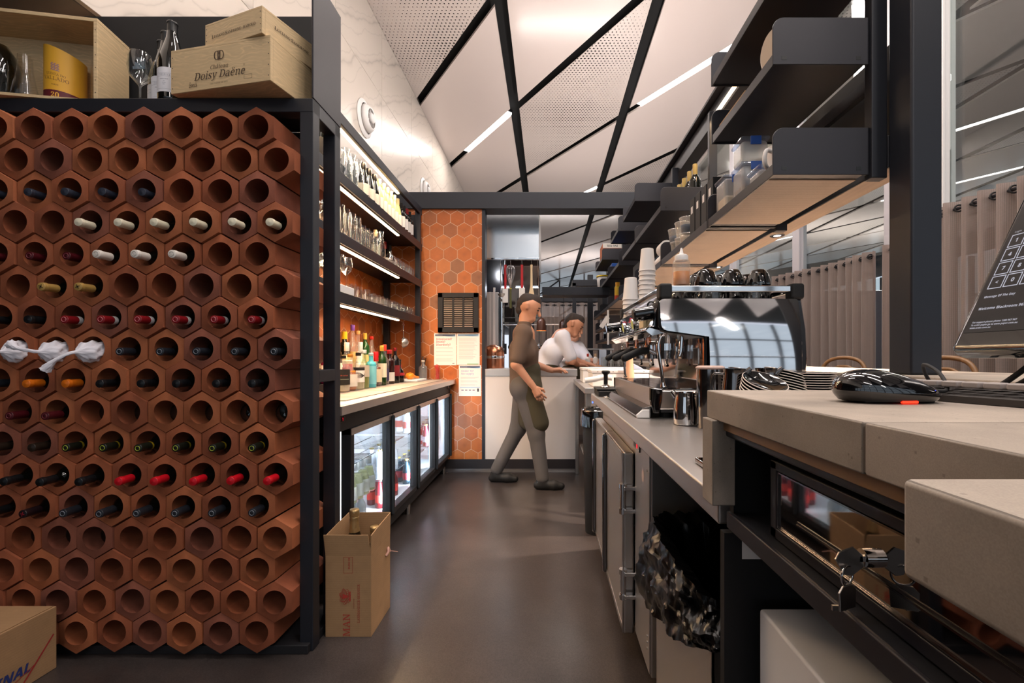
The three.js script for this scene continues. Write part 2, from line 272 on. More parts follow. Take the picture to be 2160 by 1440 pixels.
// ================================================================ wine rack of clay tubes
const TUBE_D = 1.735, ROWS = 17, HEX_R = .0803, ROW_P = .1204;
const rowY = r => 2.0265 - r * ROW_P, rowP = r => .1425 - .0055 * r / 16;
const colX = (r, c) => (r % 2 ? -1.036 : -1.110) - c * rowP(r) + (r % 2 ? -.0002 * r : .0001 * r);
{
  const rack = thing('wine_rack', 'tall black steel wine rack filled with hexagonal terracotta tubes', 'wine rack', [0, 0, 0]);
  const L = -2.75, xr = -.919, f = -1.783, b = -2.02, t = .052;
  const post = (x, z) => obj('post', rb(x, x - t, 0, 2.166, z, z - t, .003), M.steelBlack, rack);
  post(xr, f); post(xr, b + t); post(L + t, f); post(L + t, b + t);
  obj('top_rail', rb(L, xr, 2.112, 2.166, f + .001, f - t, .003), M.steelBlack, rack);
  obj('top_board', bb(L, xr - .001, 2.15, 2.168, f - .01, b), M.steelBlack, rack);
  obj('side_rail', rb(xr, xr - t + .004, 2.112, 2.1665, f - t + .002, b + .002, .003), M.steelBlack, rack);
  obj('side_rail', rb(xr, xr - t + .004, 1.05, 1.10, f - t + .002, b + t - .002, .003), M.steelBlack, rack);
  obj('plinth', rb(L, xr - .01, .0, .035, f + .02, b, .003), M.matteBlack, rack);
  obj('back_panel', bb(L, -1.03, .03, 2.15, b - .004, b - .016), M.panelBlack, rack);
  tag(obj('steel_screen', bb(L, xr - .008, 2.168, 2.66, b + .004, b - .008), M.panelBlack), 'black sheet steel screen behind the crates on the rack', 'screen');
  tag(obj('steel_screen', rb(xr + .002, xr - .006, 2.168, 2.66, f, b, .002), M.bracket), 'dark grey sheet steel screen at the end of the rack top', 'screen');
  // one terracotta tube: hexagonal prism with a round bore, a little unlike its neighbours
  const geos = [...Array(6)].map((_, v) => {
    const s = shape(hexPts(HEX_R - .0012 - .0006 * (v % 3))), h = new THREE.Path(); const hr = .0492 + .0009 * (v % 3 - 1), q = [];
    for (let k = 0; k < 28; k++) { const a = -k / 28 * Math.PI * 2, w = hr * (1 + .012 * Math.sin(3 * a + v)); q.push(new THREE.Vector2(w * Math.cos(a), w * Math.sin(a))); }
    h.setFromPoints(q); s.holes.push(h);
    const g = new THREE.ExtrudeGeometry(s, { depth: .272, bevelEnabled: true, bevelThickness: .0035, bevelSize: .003, bevelOffset: -.003, bevelSegments: 2, curveSegments: 12 }).translate(0, 0, -.2755);
    return uvm(toCreasedNormals(g, .7), .45, v * .37, v * .61);
  });
  for (let r = 0; r < ROWS; r++) for (let c = 0; c < 11; c++) {
    const x = colX(r, c); if (x < L + .14) continue;
    const k = hash(r * 5 + 1, c * 11 + 2), m = obj('clay_tube', geos[Math.floor(k * 60) % 6], M.clay[k > .86 ? 3 : Math.floor(k * 3.4) % 3], rack);
    m.scale.x = rowP(r) / .141; m.rotation.z = Math.floor(hash(c, r) * 6) * 0 + rr(-.012, .012);
    m.position.set(x + rr(-.0012, .0012), rowY(r) + rr(-.0012, .0012), -TUBE_D + rr(-.006, .006));
  }
}
// ---- wine bottles: lathe body, capsule over the neck; modelled standing, laid down in the rack
const BODY = [[0, .004], [.03, .0], [.0365, .003], [.038, .008], [.038, .188], [.0365, .2], [.031, .214], [.022, .226], [.0162, .236], [.0143, .25], [.0137, .296], [0, .2965]];
const BURG = [[0, .004], [.034, 0], [.041, .004], [.042, .012], [.0415, .14], [.037, .17], [.027, .205], [.0185, .235], [.0148, .262], [.0142, .296], [0, .2965]];
const bodyGeo = lathe(BODY, 22), burgGeo = lathe(BURG, 28);
const capProfile = (len, ring) => { const a = [[.0146, .3 - len], [.0152, .3 - len + .002]]; if (ring) a.push([.0148, .281], [.0163, .283], [.0163, .288], [.0151, .289]); else a.push([.0152, .29]); a.push([.0152, .2955], [.0143, .2985], [0, .299]); return lathe(a, 20); };
const capPlain = capProfile(.07, false), capRing = capProfile(.072, true), capLong = capProfile(.085, false);
const bandGeo = lathe([[.0155, .2405], [.0158, .2425], [.0158, .254], [.0155, .256]], 20), ringGeo = lathe([[.0154, .243], [.0157, .2445], [.0157, .2485], [.0154, .25]], 20), dotGeo = new THREE.CircleGeometry(.0095, 16).rotateX(-Math.PI / 2).translate(0, .2993, 0);
const emblem = new THREE.TorusGeometry(.0085, .0012, 4, 18).rotateX(-Math.PI / 2).translate(0, .2992, 0), crossGeo = mg([bb(-.008, .008, .2988, .2996, -.0013, .0013), bb(-.0013, .0013, .2988, .2996, -.008, .008)]);
function wine(kind) {
  const K = { slate: ['#2f3340', capRing], cream: ['#e4dcc2', capRing], white: ['#e6dfd6', capRing], burgundy: ['#4b0f17', capPlain], gold: ['#b08e4e', capRing], red: ['#84141c', capPlain], black: ['#121316', capRing], orange: ['#d96f14', capRing], lime: ['#15170f', capPlain], bronze: ['#2b2018', capPlain], scarlet: ['#c60f20', capRing], star: ['#1d1015', capPlain], smoke: ['#23262d', capPlain] }[kind];
  const o = new THREE.Group(); obj('glass_body', bodyGeo, M.bottle, o); obj('capsule', K[1], std(K[0], ['cream', 'white'].includes(kind) ? .5 : .35, .05), o);
  if (kind === 'red') obj('band', bandGeo, M.paper, o);
  if (['red', 'white', 'smoke', 'burgundy'].includes(kind)) obj('emblem', emblem, std({ red: '#c9787c', white: '#b9b2a8', smoke: '#7d828b', burgundy: '#7e3b42' }[kind], .4), o);
  if (kind === 'gold') obj('cross', crossGeo, M.black, o);
  if (kind === 'lime') { obj('band', ringGeo, std('#8f7a14', .4), o); obj('emblem', emblem, std('#a7b23a', .5), o); }
  if (kind === 'star') obj('emblem', crossGeo, std('#8c1a2a', .4), o);
  return o;
}
const RACKED = {    // row: [columns counted from the frame post, kind]
  2: [[[3, 4, 5, 6, 7], 'slate', .022]], 3: [[[0, 1, 2, 3, 4, 5], 'cream', .046]], 4: [[[2, 3, 4], 'white', .05], [[5, 6, 7], 'burgundy', .024]], 5: [[[5, 6], 'gold', .05]],
  6: [[[0, 1, 2, 3, 4, 5], 'red', .034], [[6, 7], 'black', .03]], 7: [[[0, 1, 2, 3, 4], 'smoke', .028]], 8: [[[0, 1, 2, 3, 4], 'black', .036], [[5, 6], 'orange', .036], [[7], 'smoke', .02]], 9: [[[6, 7], 'burgundy', .04]],
  10: [[[0, 1, 2, 3, 4, 5], 'lime', .036], [[6, 7], 'bronze', .03]], 11: [[[0, 1, 2, 3, 4], 'scarlet', .05], [[5, 6, 7], 'black', .06]], 12: [[[0, 1, 2, 3, 4, 5], 'smoke', .045], [[6], 'star', .05], [[7], 'black', .03]],
};
const KINDWORD = { slate: 'slate grey', cream: 'cream ribbed', white: 'white embossed', burgundy: 'dark burgundy', gold: 'gold cross-marked', red: 'red white-banded', black: 'black', orange: 'bright orange', lime: 'black and lime-ringed', bronze: 'dark bronze', scarlet: 'scarlet', star: 'black and red-starred', smoke: 'dark smoke grey' };
const ORD = ['top', 'second', 'third', 'fourth', 'fifth', 'sixth', 'seventh', 'eighth', 'ninth', 'tenth', 'eleventh', 'twelfth', 'thirteenth'];
const wineKinds = {};
for (const [r, list] of Object.entries(RACKED)) for (const [cols, kind, out] of list) for (const c of cols) {
  const src = wineKinds[kind] ??= wine(kind), b = src.clone(); b.name = numbered('wine_bottle'); scene.add(b);
  const label = `wine bottle with ${KINDWORD[kind]} capsule in the ${ORD[r]} tube row, ${['nearest', 'second from', 'third from', 'fourth from', 'fifth from', 'sixth from', 'seventh from', 'eighth from'][c]} the post`;
  tag(b, label, 'bottle', `${KINDWORD[kind]} bottles in the ${ORD[r]} tube row`);
  b.rotation.set(Math.PI / 2, 0, 0); b.rotateY(rr(0, 6)); b.position.set(colX(+r, c) + rr(-.006, .006), rowY(+r) - .0107, -TUBE_D - .30 + out + rr(-.006, .006));
}
// ---- bottles wrapped in twisted white tissue
function tissue(c, tail, label) {
  const o = thing('wrapped_bottle', label, 'bottle', [colX(7, c), rowY(7) - .0107, -TUBE_D + .02], 0, 'tissue wrapped bottles');
  const A = 44, B = 30, pos = [], idx = [], W = std('#e4e2ea', .9);
  const path = new THREE.CatmullRomCurve3([[0, 0, -.27], [0, 0, -.06], [0, -.002, .002], tail[0], tail[1], tail[2]].map(V)), rad = t => t < .40 ? .0375 : t < .53 ? .0375 - .0315 * ((t - .40) / .13) : t < .78 ? .006 : .006 + (t - .78) * .05;
  const fr = path.computeFrenetFrames(A, false);
  for (let i = 0; i <= A; i++) { const t = i / A, p = path.getPoint(t), R = rad(t); for (let j = 0; j < B; j++) { const a = j / B * 2 * Math.PI + t * t * 7, w = R * (1 + .1 * Math.sin(a * 7 + t * 40) + .07 * Math.sin(a * 11 - t * 33) + .3 * (fbm(j / B, t, 12, 3) - .5)); pos.push(p.x + w * (Math.cos(a) * fr.normals[i].x + Math.sin(a) * fr.binormals[i].x), p.y + w * (Math.cos(a) * fr.normals[i].y + Math.sin(a) * fr.binormals[i].y), p.z + w * (Math.cos(a) * fr.normals[i].z + Math.sin(a) * fr.binormals[i].z)); } }
  for (let i = 0; i < A; i++) for (let j = 0; j < B; j++) { const a = i * B + j, b = i * B + (j + 1) % B, cc = a + B, d = b + B; idx.push(a, cc, b, b, cc, d); }
  const g = new THREE.BufferGeometry(); g.setAttribute('position', new THREE.Float32BufferAttribute(pos, 3)); g.setIndex(idx); g.computeVertexNormals();
  obj('tissue', g, W, o);
}
tissue(5, [[-.012, -.006, .045], [-.055, -.035, .06], [-.085, -.068, .062]], 'tissue wrapped bottle whose twisted tail hangs down to the left');
tissue(6, [[-.012, 0, .04], [-.055, .012, .055], [-.085, .026, .05]], 'tissue wrapped bottle with its tail twisted sideways toward the next wrapped one');
tissue(7, [[-.01, 0, .04], [-.04, .004, .05], [-.06, .008, .05]], 'tissue wrapped bottle at the end of the three, in the tube below a black capsule');
for (const [r, c] of [[13, 5], [13, 6], [13, 7], [9, 0], [9, 1], [9, 2], [9, 3], [9, 4], [9, 5]]) {   // bottles pushed deep into their tubes
  const b = dup(wineKinds.black, [colX(r, c), rowY(r) - .0107, -TUBE_D - .315], 0); b.name = numbered('wine_bottle'); b.rotation.set(-Math.PI / 2, 0, 0); b.position.z += .3; b.scale.y = .72; b.position.z = -TUBE_D - .06;
  tag(b, `dark bottle deep in the ${r === 13 ? 'fourteenth' : 'tenth'} tube row, ${['nearest', 'second from', 'third from', 'fourth from', 'fifth from', 'sixth from', 'seventh from', 'eighth from'][c]} the post`, 'bottle', `bottles deep in the ${r === 13 ? 'fourteenth' : 'tenth'} tube row`);
}

// ================================================================ on top of the rack
const TOP = 2.1685;
// printed pine crate: local box from the near right corner: x to -w, z to -l
function boards(o, w, h, l, mat, lid = true) {
  const t = .014;
  obj('front_board', uvm(rb(-w, 0, 0, h, 0, -t, .001, 1), .35, .1, .2), mat, o); obj('back_board', uvm(rb(-w, 0, 0, h, -l + t, -l, .001, 1), .35, .5), mat, o);
  obj('side_board', uvSwapSides(uvm(rb(-t, 0, 0, h, -t, -l + t, .001, 1), .35, .3)), mat, o); obj('side_board', uvm(rb(-w, -w + t, 0, h, -t, -l + t, .001, 1), .35), mat, o);
  obj('bottom_board', uvm(rb(-w + .002, -.002, -.001, .009, -.002, -l + .002, .001, 1), .35, .7), M.pine, o); if (lid) obj('lid', uvm(rb(-w, 0, h, h + .009, 0, -l, .001, 1), .35, .2, .6), mat, o);
  const nail = new THREE.CircleGeometry(.0022, 8); for (const x of [-.008, -w + .008]) for (let k = 0; k < 4; k++) { const n = obj('nail', nail, M.bracket, o); n.position.set(x, h * (.12 + .25 * k), .0006); }
}
function uvSwapSides(g) { return g; }
const ink = '#38241b';
function print(o, w, h, pos, rotY, draw, res = 1400) {
  const t = ctex(Math.round(w * res), Math.round(h * res), draw), m = obj('print', sheet(w, h), new THREE.MeshStandardMaterial({ map: t, transparent: true, roughness: .8, polygonOffset: true, polygonOffsetFactor: -2 }), o);
  m.position.set(...pos); m.rotation.y = rotY; return m;
}
{
  const u = [.44, .09], th = Math.atan2(u[1], u[0]);
  const c = thing('wooden_wine_crate', 'closed pine wine crate printed 2013, lowest of the stacked pair on the rack', 'crate', [-1.018, TOP + .001, -1.672], -th);
  boards(c, .449, .158, .33, M.pine);
  print(c, .44, .15, [-.2245, .079, .0015], 0, (x, w, h) => {
    x.fillStyle = x.strokeStyle = ink; x.textAlign = 'center'; x.textBaseline = 'middle'; const s = h / 150;
    x.font = `${46 * s}px serif`; x.save(); x.translate(w * .5 - 11 * s, 34 * s); x.scale(-.8, 1); x.fillText('D', 0, 0); x.restore(); x.save(); x.translate(w * .5 + 11 * s, 34 * s); x.scale(.8, 1); x.fillText('D', 0, 0); x.restore();
    x.lineWidth = 1.6 * s; x.beginPath(); x.arc(w * .5 - 14 * s, 34 * s, 17 * s, -1.2, 1.2); x.stroke(); x.beginPath(); x.arc(w * .5 + 14 * s, 34 * s, 17 * s, 1.94, 4.34); x.stroke();
    x.font = `italic ${21 * s}px serif`; x.fillText('Château', w * .5, 76 * s); x.font = `italic ${39 * s}px serif`; x.fillText('Doisy Daëne', w * .5, 104 * s);
    x.font = `bold ${17 * s}px serif`; x.fillText('2013', w * .23, 136 * s); x.font = `${8 * s}px serif`; x.fillText('CRU CLASSÉ EN 1855', w * .5, 138 * s); x.lineWidth = s; x.strokeRect(w * .755, 122 * s, 34 * s, 15 * s); x.font = `${6 * s}px sans-serif`; x.fillText('▪▪▪ ▪ ▪▪', w * .793, 130 * s);
    x.beginPath(); x.arc(w * .755, 84 * s, 3 * s, 0, 7); x.stroke(); x.beginPath(); x.arc(w * .745, 100 * s, 3 * s, 0, 7); x.stroke(); x.beginPath(); x.arc(w * .2, 124 * s, 2 * s, 0, 7); x.stroke();
  });
}
{
  const th = .34;
  const c = thing('wooden_wine_crate', 'flat pine wine crate lying askew on top of another crate', 'crate', [-1.044, TOP + .1695, -1.664], -th);
  boards(c, .30, .092, .32, M.pine, false); obj('lid', uvm(rb(-.30, 0, .092, .1, 0, -.32, .001, 1), .35, .4, .1), M.pine, c);
  const txt = (x, w, h, a, b) => { x.fillStyle = ink; x.textAlign = 'center'; x.textBaseline = 'middle'; let s = h * .5; const put = () => { let px = 0; const runs = [['L', 1], ['UCIANO ', .78], ['S', 1], ['ANDRONE', .78], [' - ', .8], ['BAROLO', .82]]; return runs.map(([t, k]) => { x.font = `bold ${s * k}px serif`; const q = [t, k, px]; px += x.measureText(t).width; return q; }).concat([[null, 0, px]]); }; let q = put(); s *= Math.min(1, w * .96 / q.at(-1)[2]); q = put(); x.textAlign = 'left'; const o0 = (w - q.at(-1)[2]) / 2; for (const [t, k, px] of q) if (t) { x.font = `bold ${s * k}px serif`; x.fillText(t, o0 + px, h / 2 + s * (1 - k) * .3); } };
  print(c, .24, .04, [-.145, .042, .0012], 0, txt); const m = print(c, .30, .036, [.0012, .052, -.165], Math.PI / 2, txt); m.rotation.y = Math.PI / 2;
}
// open crate on its side, holding bottle, carafes and tin
{
  const th = .175, w = .56, h = .337, l = .175, t = .014;
  const c = thing('open_wooden_crate', 'open pine crate lying on its side with bottles and a yellow tin inside', 'crate', [-1.80, TOP + .0005, -1.82], th);
  obj('top_board', uvm(rb(-w, 0, h - t, h, 0, -l, .001, 1), .4, .2), M.pine, c); obj('bottom_board', uvm(rb(-w, 0, 0, t * .8, 0, -l, .001, 1), .4, .4), M.pine, c);
  obj('side_board', uvm(rb(-t, -.0005, t, h - t, 0, -l, .001, 1), .4, .5), M.pine, c); obj('side_board', uvm(rb(-w, -w + t, t, h - t, 0, -l, .001, 1), .4, .1), M.pine, c); obj('back_board', uvm(rb(-w + t, -t, t, h - t, -l + .012, -l, .001, 1), .3, .8), M.pine, c);
  const nail = new THREE.CircleGeometry(.002, 8); for (let k = 0; k < 6; k++) { const n = obj('nail', nail, M.bracket, c); n.position.set(-.007, .04 + k * .05, .0006); }
}
// yellow tin with a slanted rim
{
  const T0 = TOP + .0125, tin = thing('yellow_tin', 'yellow port tin with slanted rim and maroon band in the open crate', 'tin', [-1.995, T0, -1.885], .3);
  const R = .063, H = .235, n = 40, tex = ctex(1024, 512, (x, w, h) => {
    x.fillStyle = '#dda52e'; x.fillRect(0, 0, w, h); x.fillStyle = '#5d1420'; x.fillRect(0, h * .80, w, h * .2); x.textAlign = 'center'; const cx = w * .5; x.fillStyle = '#8a6a86'; for (let i = 0; i < 9; i++) for (let j = 0; j < 9; j++) if ((i * 7 + j * 5 + (i * j) % 3) % 3) x.fillRect(cx - 36 + i * 8, h * .30 + j * 8, 7, 7);
    x.fillStyle = '#6b4516'; x.font = '30px serif'; x.fillText('QUINTA DO', cx, h * .525); x.font = '46px serif'; x.fillText('VALLADO', cx, h * .615); x.font = 'bold 16px serif'; x.fillText('PORTO', cx, h * .71); x.fillStyle = '#e2b23a'; x.font = 'bold 64px serif'; x.fillText('20', cx, h * .93);
  });
  const g = new THREE.CylinderGeometry(R, R, H, n, 1, true), p = g.attributes.position; g.translate(0, H / 2, 0);
  for (let i = 0; i < p.count; i++) if (p.getY(i) > H * .5) p.setY(i, H - .02 + .022 * (p.getX(i) / R) );
  g.rotateY(Math.PI * 1.0); g.computeVertexNormals();
  obj('wall', g, new THREE.MeshStandardMaterial({ map: tex, roughness: .5, side: THREE.DoubleSide }), tin); obj('base', new THREE.CylinderGeometry(R, R, .003, n).translate(0, .0015, 0), M.steel, tin);
}
function carafe(x, z, prof, label, y = TOP + .0125) { const o = obj('glass_carafe', lathe(prof, 28), M.glass); o.position.set(x, y, z); return tag(o, label, 'carafe'); }
carafe(-2.118, -1.845, [[.0, .003], [.045, .003], [.046, .01], [.03, .09], [.024, .13], [.022, .19], [.0205, .19], [.0225, .13], [.028, .09], [.043, .012], [0, .008]], 'slim clear carafe in the open crate beside the dark bottle');
carafe(-1.893, -1.915, [[0, .002], [.02, .002], [.021, .21], [.0195, .21], [.0185, .008], [0, .006]], 'narrow clear glass cylinder between the yellow tin and the crate side');
{ // big dark bottle with white letters
  const o = thing('dark_bottle', 'large dark bottle with white lettering lying tilted in the open crate', 'bottle', [-2.215, TOP + .013, -1.835], .35);
  obj('glass_body', lathe([[0, 0], [.06, 0], [.066, .01], [.066, .13], [.05, .19], [.03, .225], [0, .23]], 30), M.bottle, o);
  const t = ctex(512, 128, (x, w, h) => { x.fillStyle = '#dfe4ea'; x.font = 'bold 60px serif'; x.textAlign = 'center'; x.fillText('SALMON', w / 2, 80); });
  obj('lettering', new THREE.CylinderGeometry(.0665, .0665, .035, 20, 1, true, -.6, 1.2).translate(0, .105, 0), new THREE.MeshStandardMaterial({ map: t, transparent: true, roughness: .5 }), o).rotation.y = .5;
}
{ // wine glass
  const o = tag(obj('wine_glass', lathe([[0, .001], [.034, .001], [.035, .003], [.006, .008], [.0035, .02], [.0035, .085], [.008, .095], [.034, .125], [.042, .16], [.039, .2], [.034, .222], [.033, .222], [.038, .2], [.041, .16], [.033, .127], [.006, .099], [0, .098]], 32), M.crystal), 'empty stemmed wine glass beside the open crate on the rack', 'glass'); o.position.set(-1.665, TOP, -1.86);
}
{ // bottles with white labels
  const lab = ctex(512, 256, (x, w, h) => { x.fillStyle = '#e4e4ea'; x.fillRect(0, 0, w, h); x.strokeStyle = '#9a9aa6'; x.lineWidth = 2; x.beginPath(); x.moveTo(0, 60); x.lineTo(w, 60); x.moveTo(0, 96); x.lineTo(w, 96); x.moveTo(0, 226); x.lineTo(w, 226); x.stroke(); x.fillStyle = '#6f7080'; x.textAlign = 'center'; x.font = '28px serif'; x.fillText('T O R B R E C K', w / 2, 88); x.font = 'bold 15px serif'; x.fillText('BAROSSA VALLEY', w / 2, 128); x.font = '12px serif'; x.fillText('2012', w / 2, 150); x.fillText('The Struie', w / 2, 168); x.fillText('Shiraz', w / 2, 184); });
  const labMat = new THREE.MeshStandardMaterial({ map: lab, roughness: .7 }), burgCap = lathe([[.0156, .232], [.0152, .262], [.0146, .285], [.0166, .287], [.0166, .2925], [.0148, .2955], [0, .297]], 22);
  [[-1.518, -1.842, 'nearest the stacked crates, its label in full view'], [-1.592, -1.90, 'in the middle of the three labelled bottles'], [-1.655, -1.955, 'behind the stemmed wine glass'], [-1.435, -1.975, 'hidden behind the stacked crates, only neck in view']].forEach(([x, z, w], i) => {
    const o = thing('wine_bottle', `white-labelled wine bottle on the rack, ${w}`, 'bottle', [x, TOP, z], .1 * i);
    obj('glass_body', burgGeo, M.bottle, o); obj('foil', burgCap, M.black, o); obj('label', new THREE.CylinderGeometry(.0424, .0424, .085, 28, 1, true, -1.15 + .1, 2.3).translate(0, .07, 0), labMat, o); o.scale.setScalar(i === 3 ? 1.02 : 1.14);
  });
}
// ================================================================ cardboard boxes on the floor
{
  const o = thing('cardboard_box', 'closed brown cardboard box with blue and red print beside the wine rack', 'box', [0, 0, 0]);
  obj('body', uvm(rb(-2.25, -1.822, 0, .229, -1.69, -1.28, .003, 1), .3), M.card, o); obj('flap', uvm(bb(-2.245, -1.828, .2295, .232, -1.488, -1.683), .3, .3), M.card, o); obj('flap', uvm(bb(-2.245, -1.828, .2295, .232, -1.286, -1.48), .3, .6), M.card, o);
  obj('tape', bb(-2.245, -1.825, .2324, .2328, -1.455, -1.515), std('#a5926f', .3), o);
  const m = print(o, .40, .22, [-1.8208, .115, -1.485], Math.PI / 2, (x, w, h) => { x.fillStyle = '#20306e'; x.font = `italic 900 ${h * .2}px sans-serif`; x.textAlign = 'right'; x.fillText('TERMINAL', w * .79, h * .80); x.strokeStyle = '#a02024'; x.lineWidth = h * .025; x.beginPath(); x.moveTo(w * .98, h * .42); x.lineTo(w * .70, h * 1.02); x.stroke(); x.lineWidth = h * .012; x.beginPath(); x.moveTo(w * .83, h * .74); x.lineTo(w * .4, h * 1.05); x.stroke(); });
}
{
  const x0 = -.915, x1 = -.726, z0 = -1.874, z1 = -2.10, h = .336, t = .005;
  const o = thing('open_cardboard_box', 'open cardboard bottle box with red print standing in the aisle', 'box', [0, 0, 0]);
  obj('front_wall', uvm(rb(x0, x1, 0, h, z0, z0 - t, .0015, 1), .3), M.card, o); obj('back_wall', uvm(rb(x0, x1, 0, h, z1 + t, z1, .0015, 1), .3), M.card, o); obj('side_wall', uvm(rb(x0, x0 + t, 0, h, z0 - t, z1 + t, .0015, 1), .3), M.card, o); obj('side_wall', uvm(rb(x1 - t, x1, 0, h, z0 - t, z1 + t, .0015, 1), .3, .4), M.card, o); obj('floor', bb(x0 + t, x1 - t, .001, .006, z0 - t, z1 + t), M.card, o);
  const flap = (pts, m, lab) => obj('flap', uvm(m(ext(pts, .004)), .3, .2), M.card, o);
  flap([[x0 - .006, .085], [x1 - .012, .085], [x1 - .001, 0], [x0 + .001, 0]].map(p => [p[0], p[1]]), g => g.translate(0, 0, -.004).rotateX(.06).translate(0, h, z0));
  flap([[x0 + .01, .1], [x1 - .001, .102], [x1 - .001, 0], [x0 + .001, 0]], g => g.rotateX(-.03).translate(0, h, z1 + .001));
  flap([[-z0, .082], [-z0 + .05, .088], [-z1, .1], [-z1, 0], [-z0, 0]], g => g.rotateY(Math.PI / 2).rotateZ(-.02).translate(x1 - .004, h, 0));
  flap([[-z0 + .01, .08], [-z0 + .1, .09], [-z1, .1], [-z1, 0], [-z0, 0]], g => g.rotateY(Math.PI / 2).rotateZ(.03).translate(x0, h, 0));
  print(o, .185, .33, [(x0 + x1) / 2, .168, z0 + .0012], 0, (x, w, h) => {
    x.fillStyle = x.strokeStyle = '#b0382c'; x.save(); x.translate(w * .76, h * .59); x.rotate(-Math.PI / 2); x.textAlign = 'center'; x.font = `${h * .042}px serif`; x.fillText('LARMANDIER-BERNIER', 0, 0); x.font = `${h * .02}px serif`; x.fillText('CHAMPAGNE', 0, -w * .12); x.restore();
    x.save(); x.translate(w * .54, h * .99); x.rotate(-Math.PI / 2); x.font = `${h * .12}px serif`; x.textAlign = 'left'; x.fillText('RMAN', -h * .09, 0); x.restore();
    x.lineWidth = 2; x.strokeRect(w * .4, h * .01, w * .2, h * .2); x.save(); x.translate(w * .54, h * .16); x.rotate(-Math.PI / 2); x.font = `bold ${h * .03}px sans-serif`; x.fillText('BLANC DE', 0, 0); x.restore();
    x.save(); x.translate(w * .43, h * .5); x.rotate(-Math.PI / 2); x.lineWidth = 2.5; for (let k = 0; k < 5; k++) { x.beginPath(); for (let i = 0; i <= 26; i++) { const a = i / 26 * Math.PI * 2, r = h * (.035 + .011 * k + .012 * Math.sin(a * (3 + k) + k)); x.lineTo(r * 1.15 * Math.cos(a), r * .8 * Math.sin(a)); } x.stroke(); } x.beginPath(); x.moveTo(-h * .03, -h * .03); x.lineTo(h * .03, -h * .03); x.lineTo(h * .02, h * .02); x.lineTo(0, h * .04); x.lineTo(-h * .02, h * .02); x.closePath(); x.fill(); x.fillRect(-h * .06, h * .055, h * .12, h * .016); x.restore();
  }, 1800);
  obj('torn_tape', [tube([[x1 + .002, .262, -2.04], [x1 + .008, .275, -2.05], [x1 + .004, .29, -2.06], [x1 + .01, .27, -2.07]], .006, 16, 5), tube([[x1 + .003, .27, -2.075], [x1 + .02, .262, -2.09], [x1 + .035, .255, -2.1]], .0012, 8, 4)], std('#c79a8a', .35), o);
  const cb = (x, z, y, lab) => { const b = thing('champagne_bottle', lab, 'bottle', [x, .1505, z]); obj('glass_body', lathe([[0, 0], [.043, 0], [.0445, .01], [.0445, .15], [.038, .19], [.024, .235], [.0175, .26], [.0155, .30], [0, .302]], 26), M.bottle, b); obj('foil', lathe([[.0222, .243], [.0195, .262], [.018, .285], [.0175, .296], [.0192, .3], [.0195, .307], [.0172, .309], [.0205, .316], [.0205, .332], [.018, .34], [0, .342]], 22), std('#b29668', .38, .7, { bumpMap: T.film, bumpScale: .003 }), b); b.scale.y = y; };
  obj('divider', [bb(x0 + t, x1 - t, .006, .15, z0 - t - .002, z1 + t + .002)], M.card, o); cb(-.842, -1.985, 1.0, 'gold foiled champagne bottle standing in the open cardboard box'); cb(-.775, -2.04, .72, 'short gold foiled bottle low in the corner of the open cardboard box');
}

// ================================================================ back bar on the left
const SX = -1.255, SZ0 = -2.10, SZ1 = -4.555, SHELF = [2.284, 1.917, 1.552], CT = .93;
{
  const s = thing('bar_shelving', 'black steel bar shelving with warm light strips under each shelf', 'shelving', [0, 0, 0]);
  const strip = (y, parent, x = SX - .035) => {
    obj('light_strip', rb(x - .011, x + .011, y - .013, y - .001, -2.2, -3.93, .003), M.led, parent);
    const l = new THREE.RectAreaLight(WARM, STRIP_POWER, .02, 1.72); l.position.set(x, y - .0145, -3.065); l.rotation.x = -Math.PI / 2; scene.add(l);
  };
  for (const y of SHELF) {
    const sh = obj('shelf', [rb(SX - .36, SX, y - .07, y - .006, SZ0, SZ0 - .012, .002), rb(SX - .012, SX, y - .07, y - .002, SZ0, SZ1, .002), bb(SX - .36, SX - .012, y - .02, y - .004, SZ0, SZ1)], M.steelBlack, s);
    obj('glass_top', bb(SX - .36, SX - .001, y - .004, y, SZ0, SZ1), M.pane, sh); strip(y - .072, sh);
  }
  const tb = obj('top_beam', [rb(SX - .03, SX, 2.572, 2.642, SZ0, SZ1, .003), rb(SX - .36, SX - .33, 2.572, 2.642, SZ0, SZ1, .003)], M.steelBlack, s); strip(2.574, tb);
  for (const z of [SZ0, SZ1 + .075]) { obj('post', rb(SX - .05, SX - .001, CT + .0045, 2.642, z, z - .05, .003), M.steelBlack, s); obj('post', rb(SX - .36, SX - .31, CT + .0045, 2.642, z - (z < -3 ? .0 : 0), z - .05, .003), M.steelBlack, s); }
  obj('end_panel', bb(SX - .30, SX - .06, SHELF[0], 2.572, SZ1 + .022, SZ1 + .015), M.steelBlack, s);
}
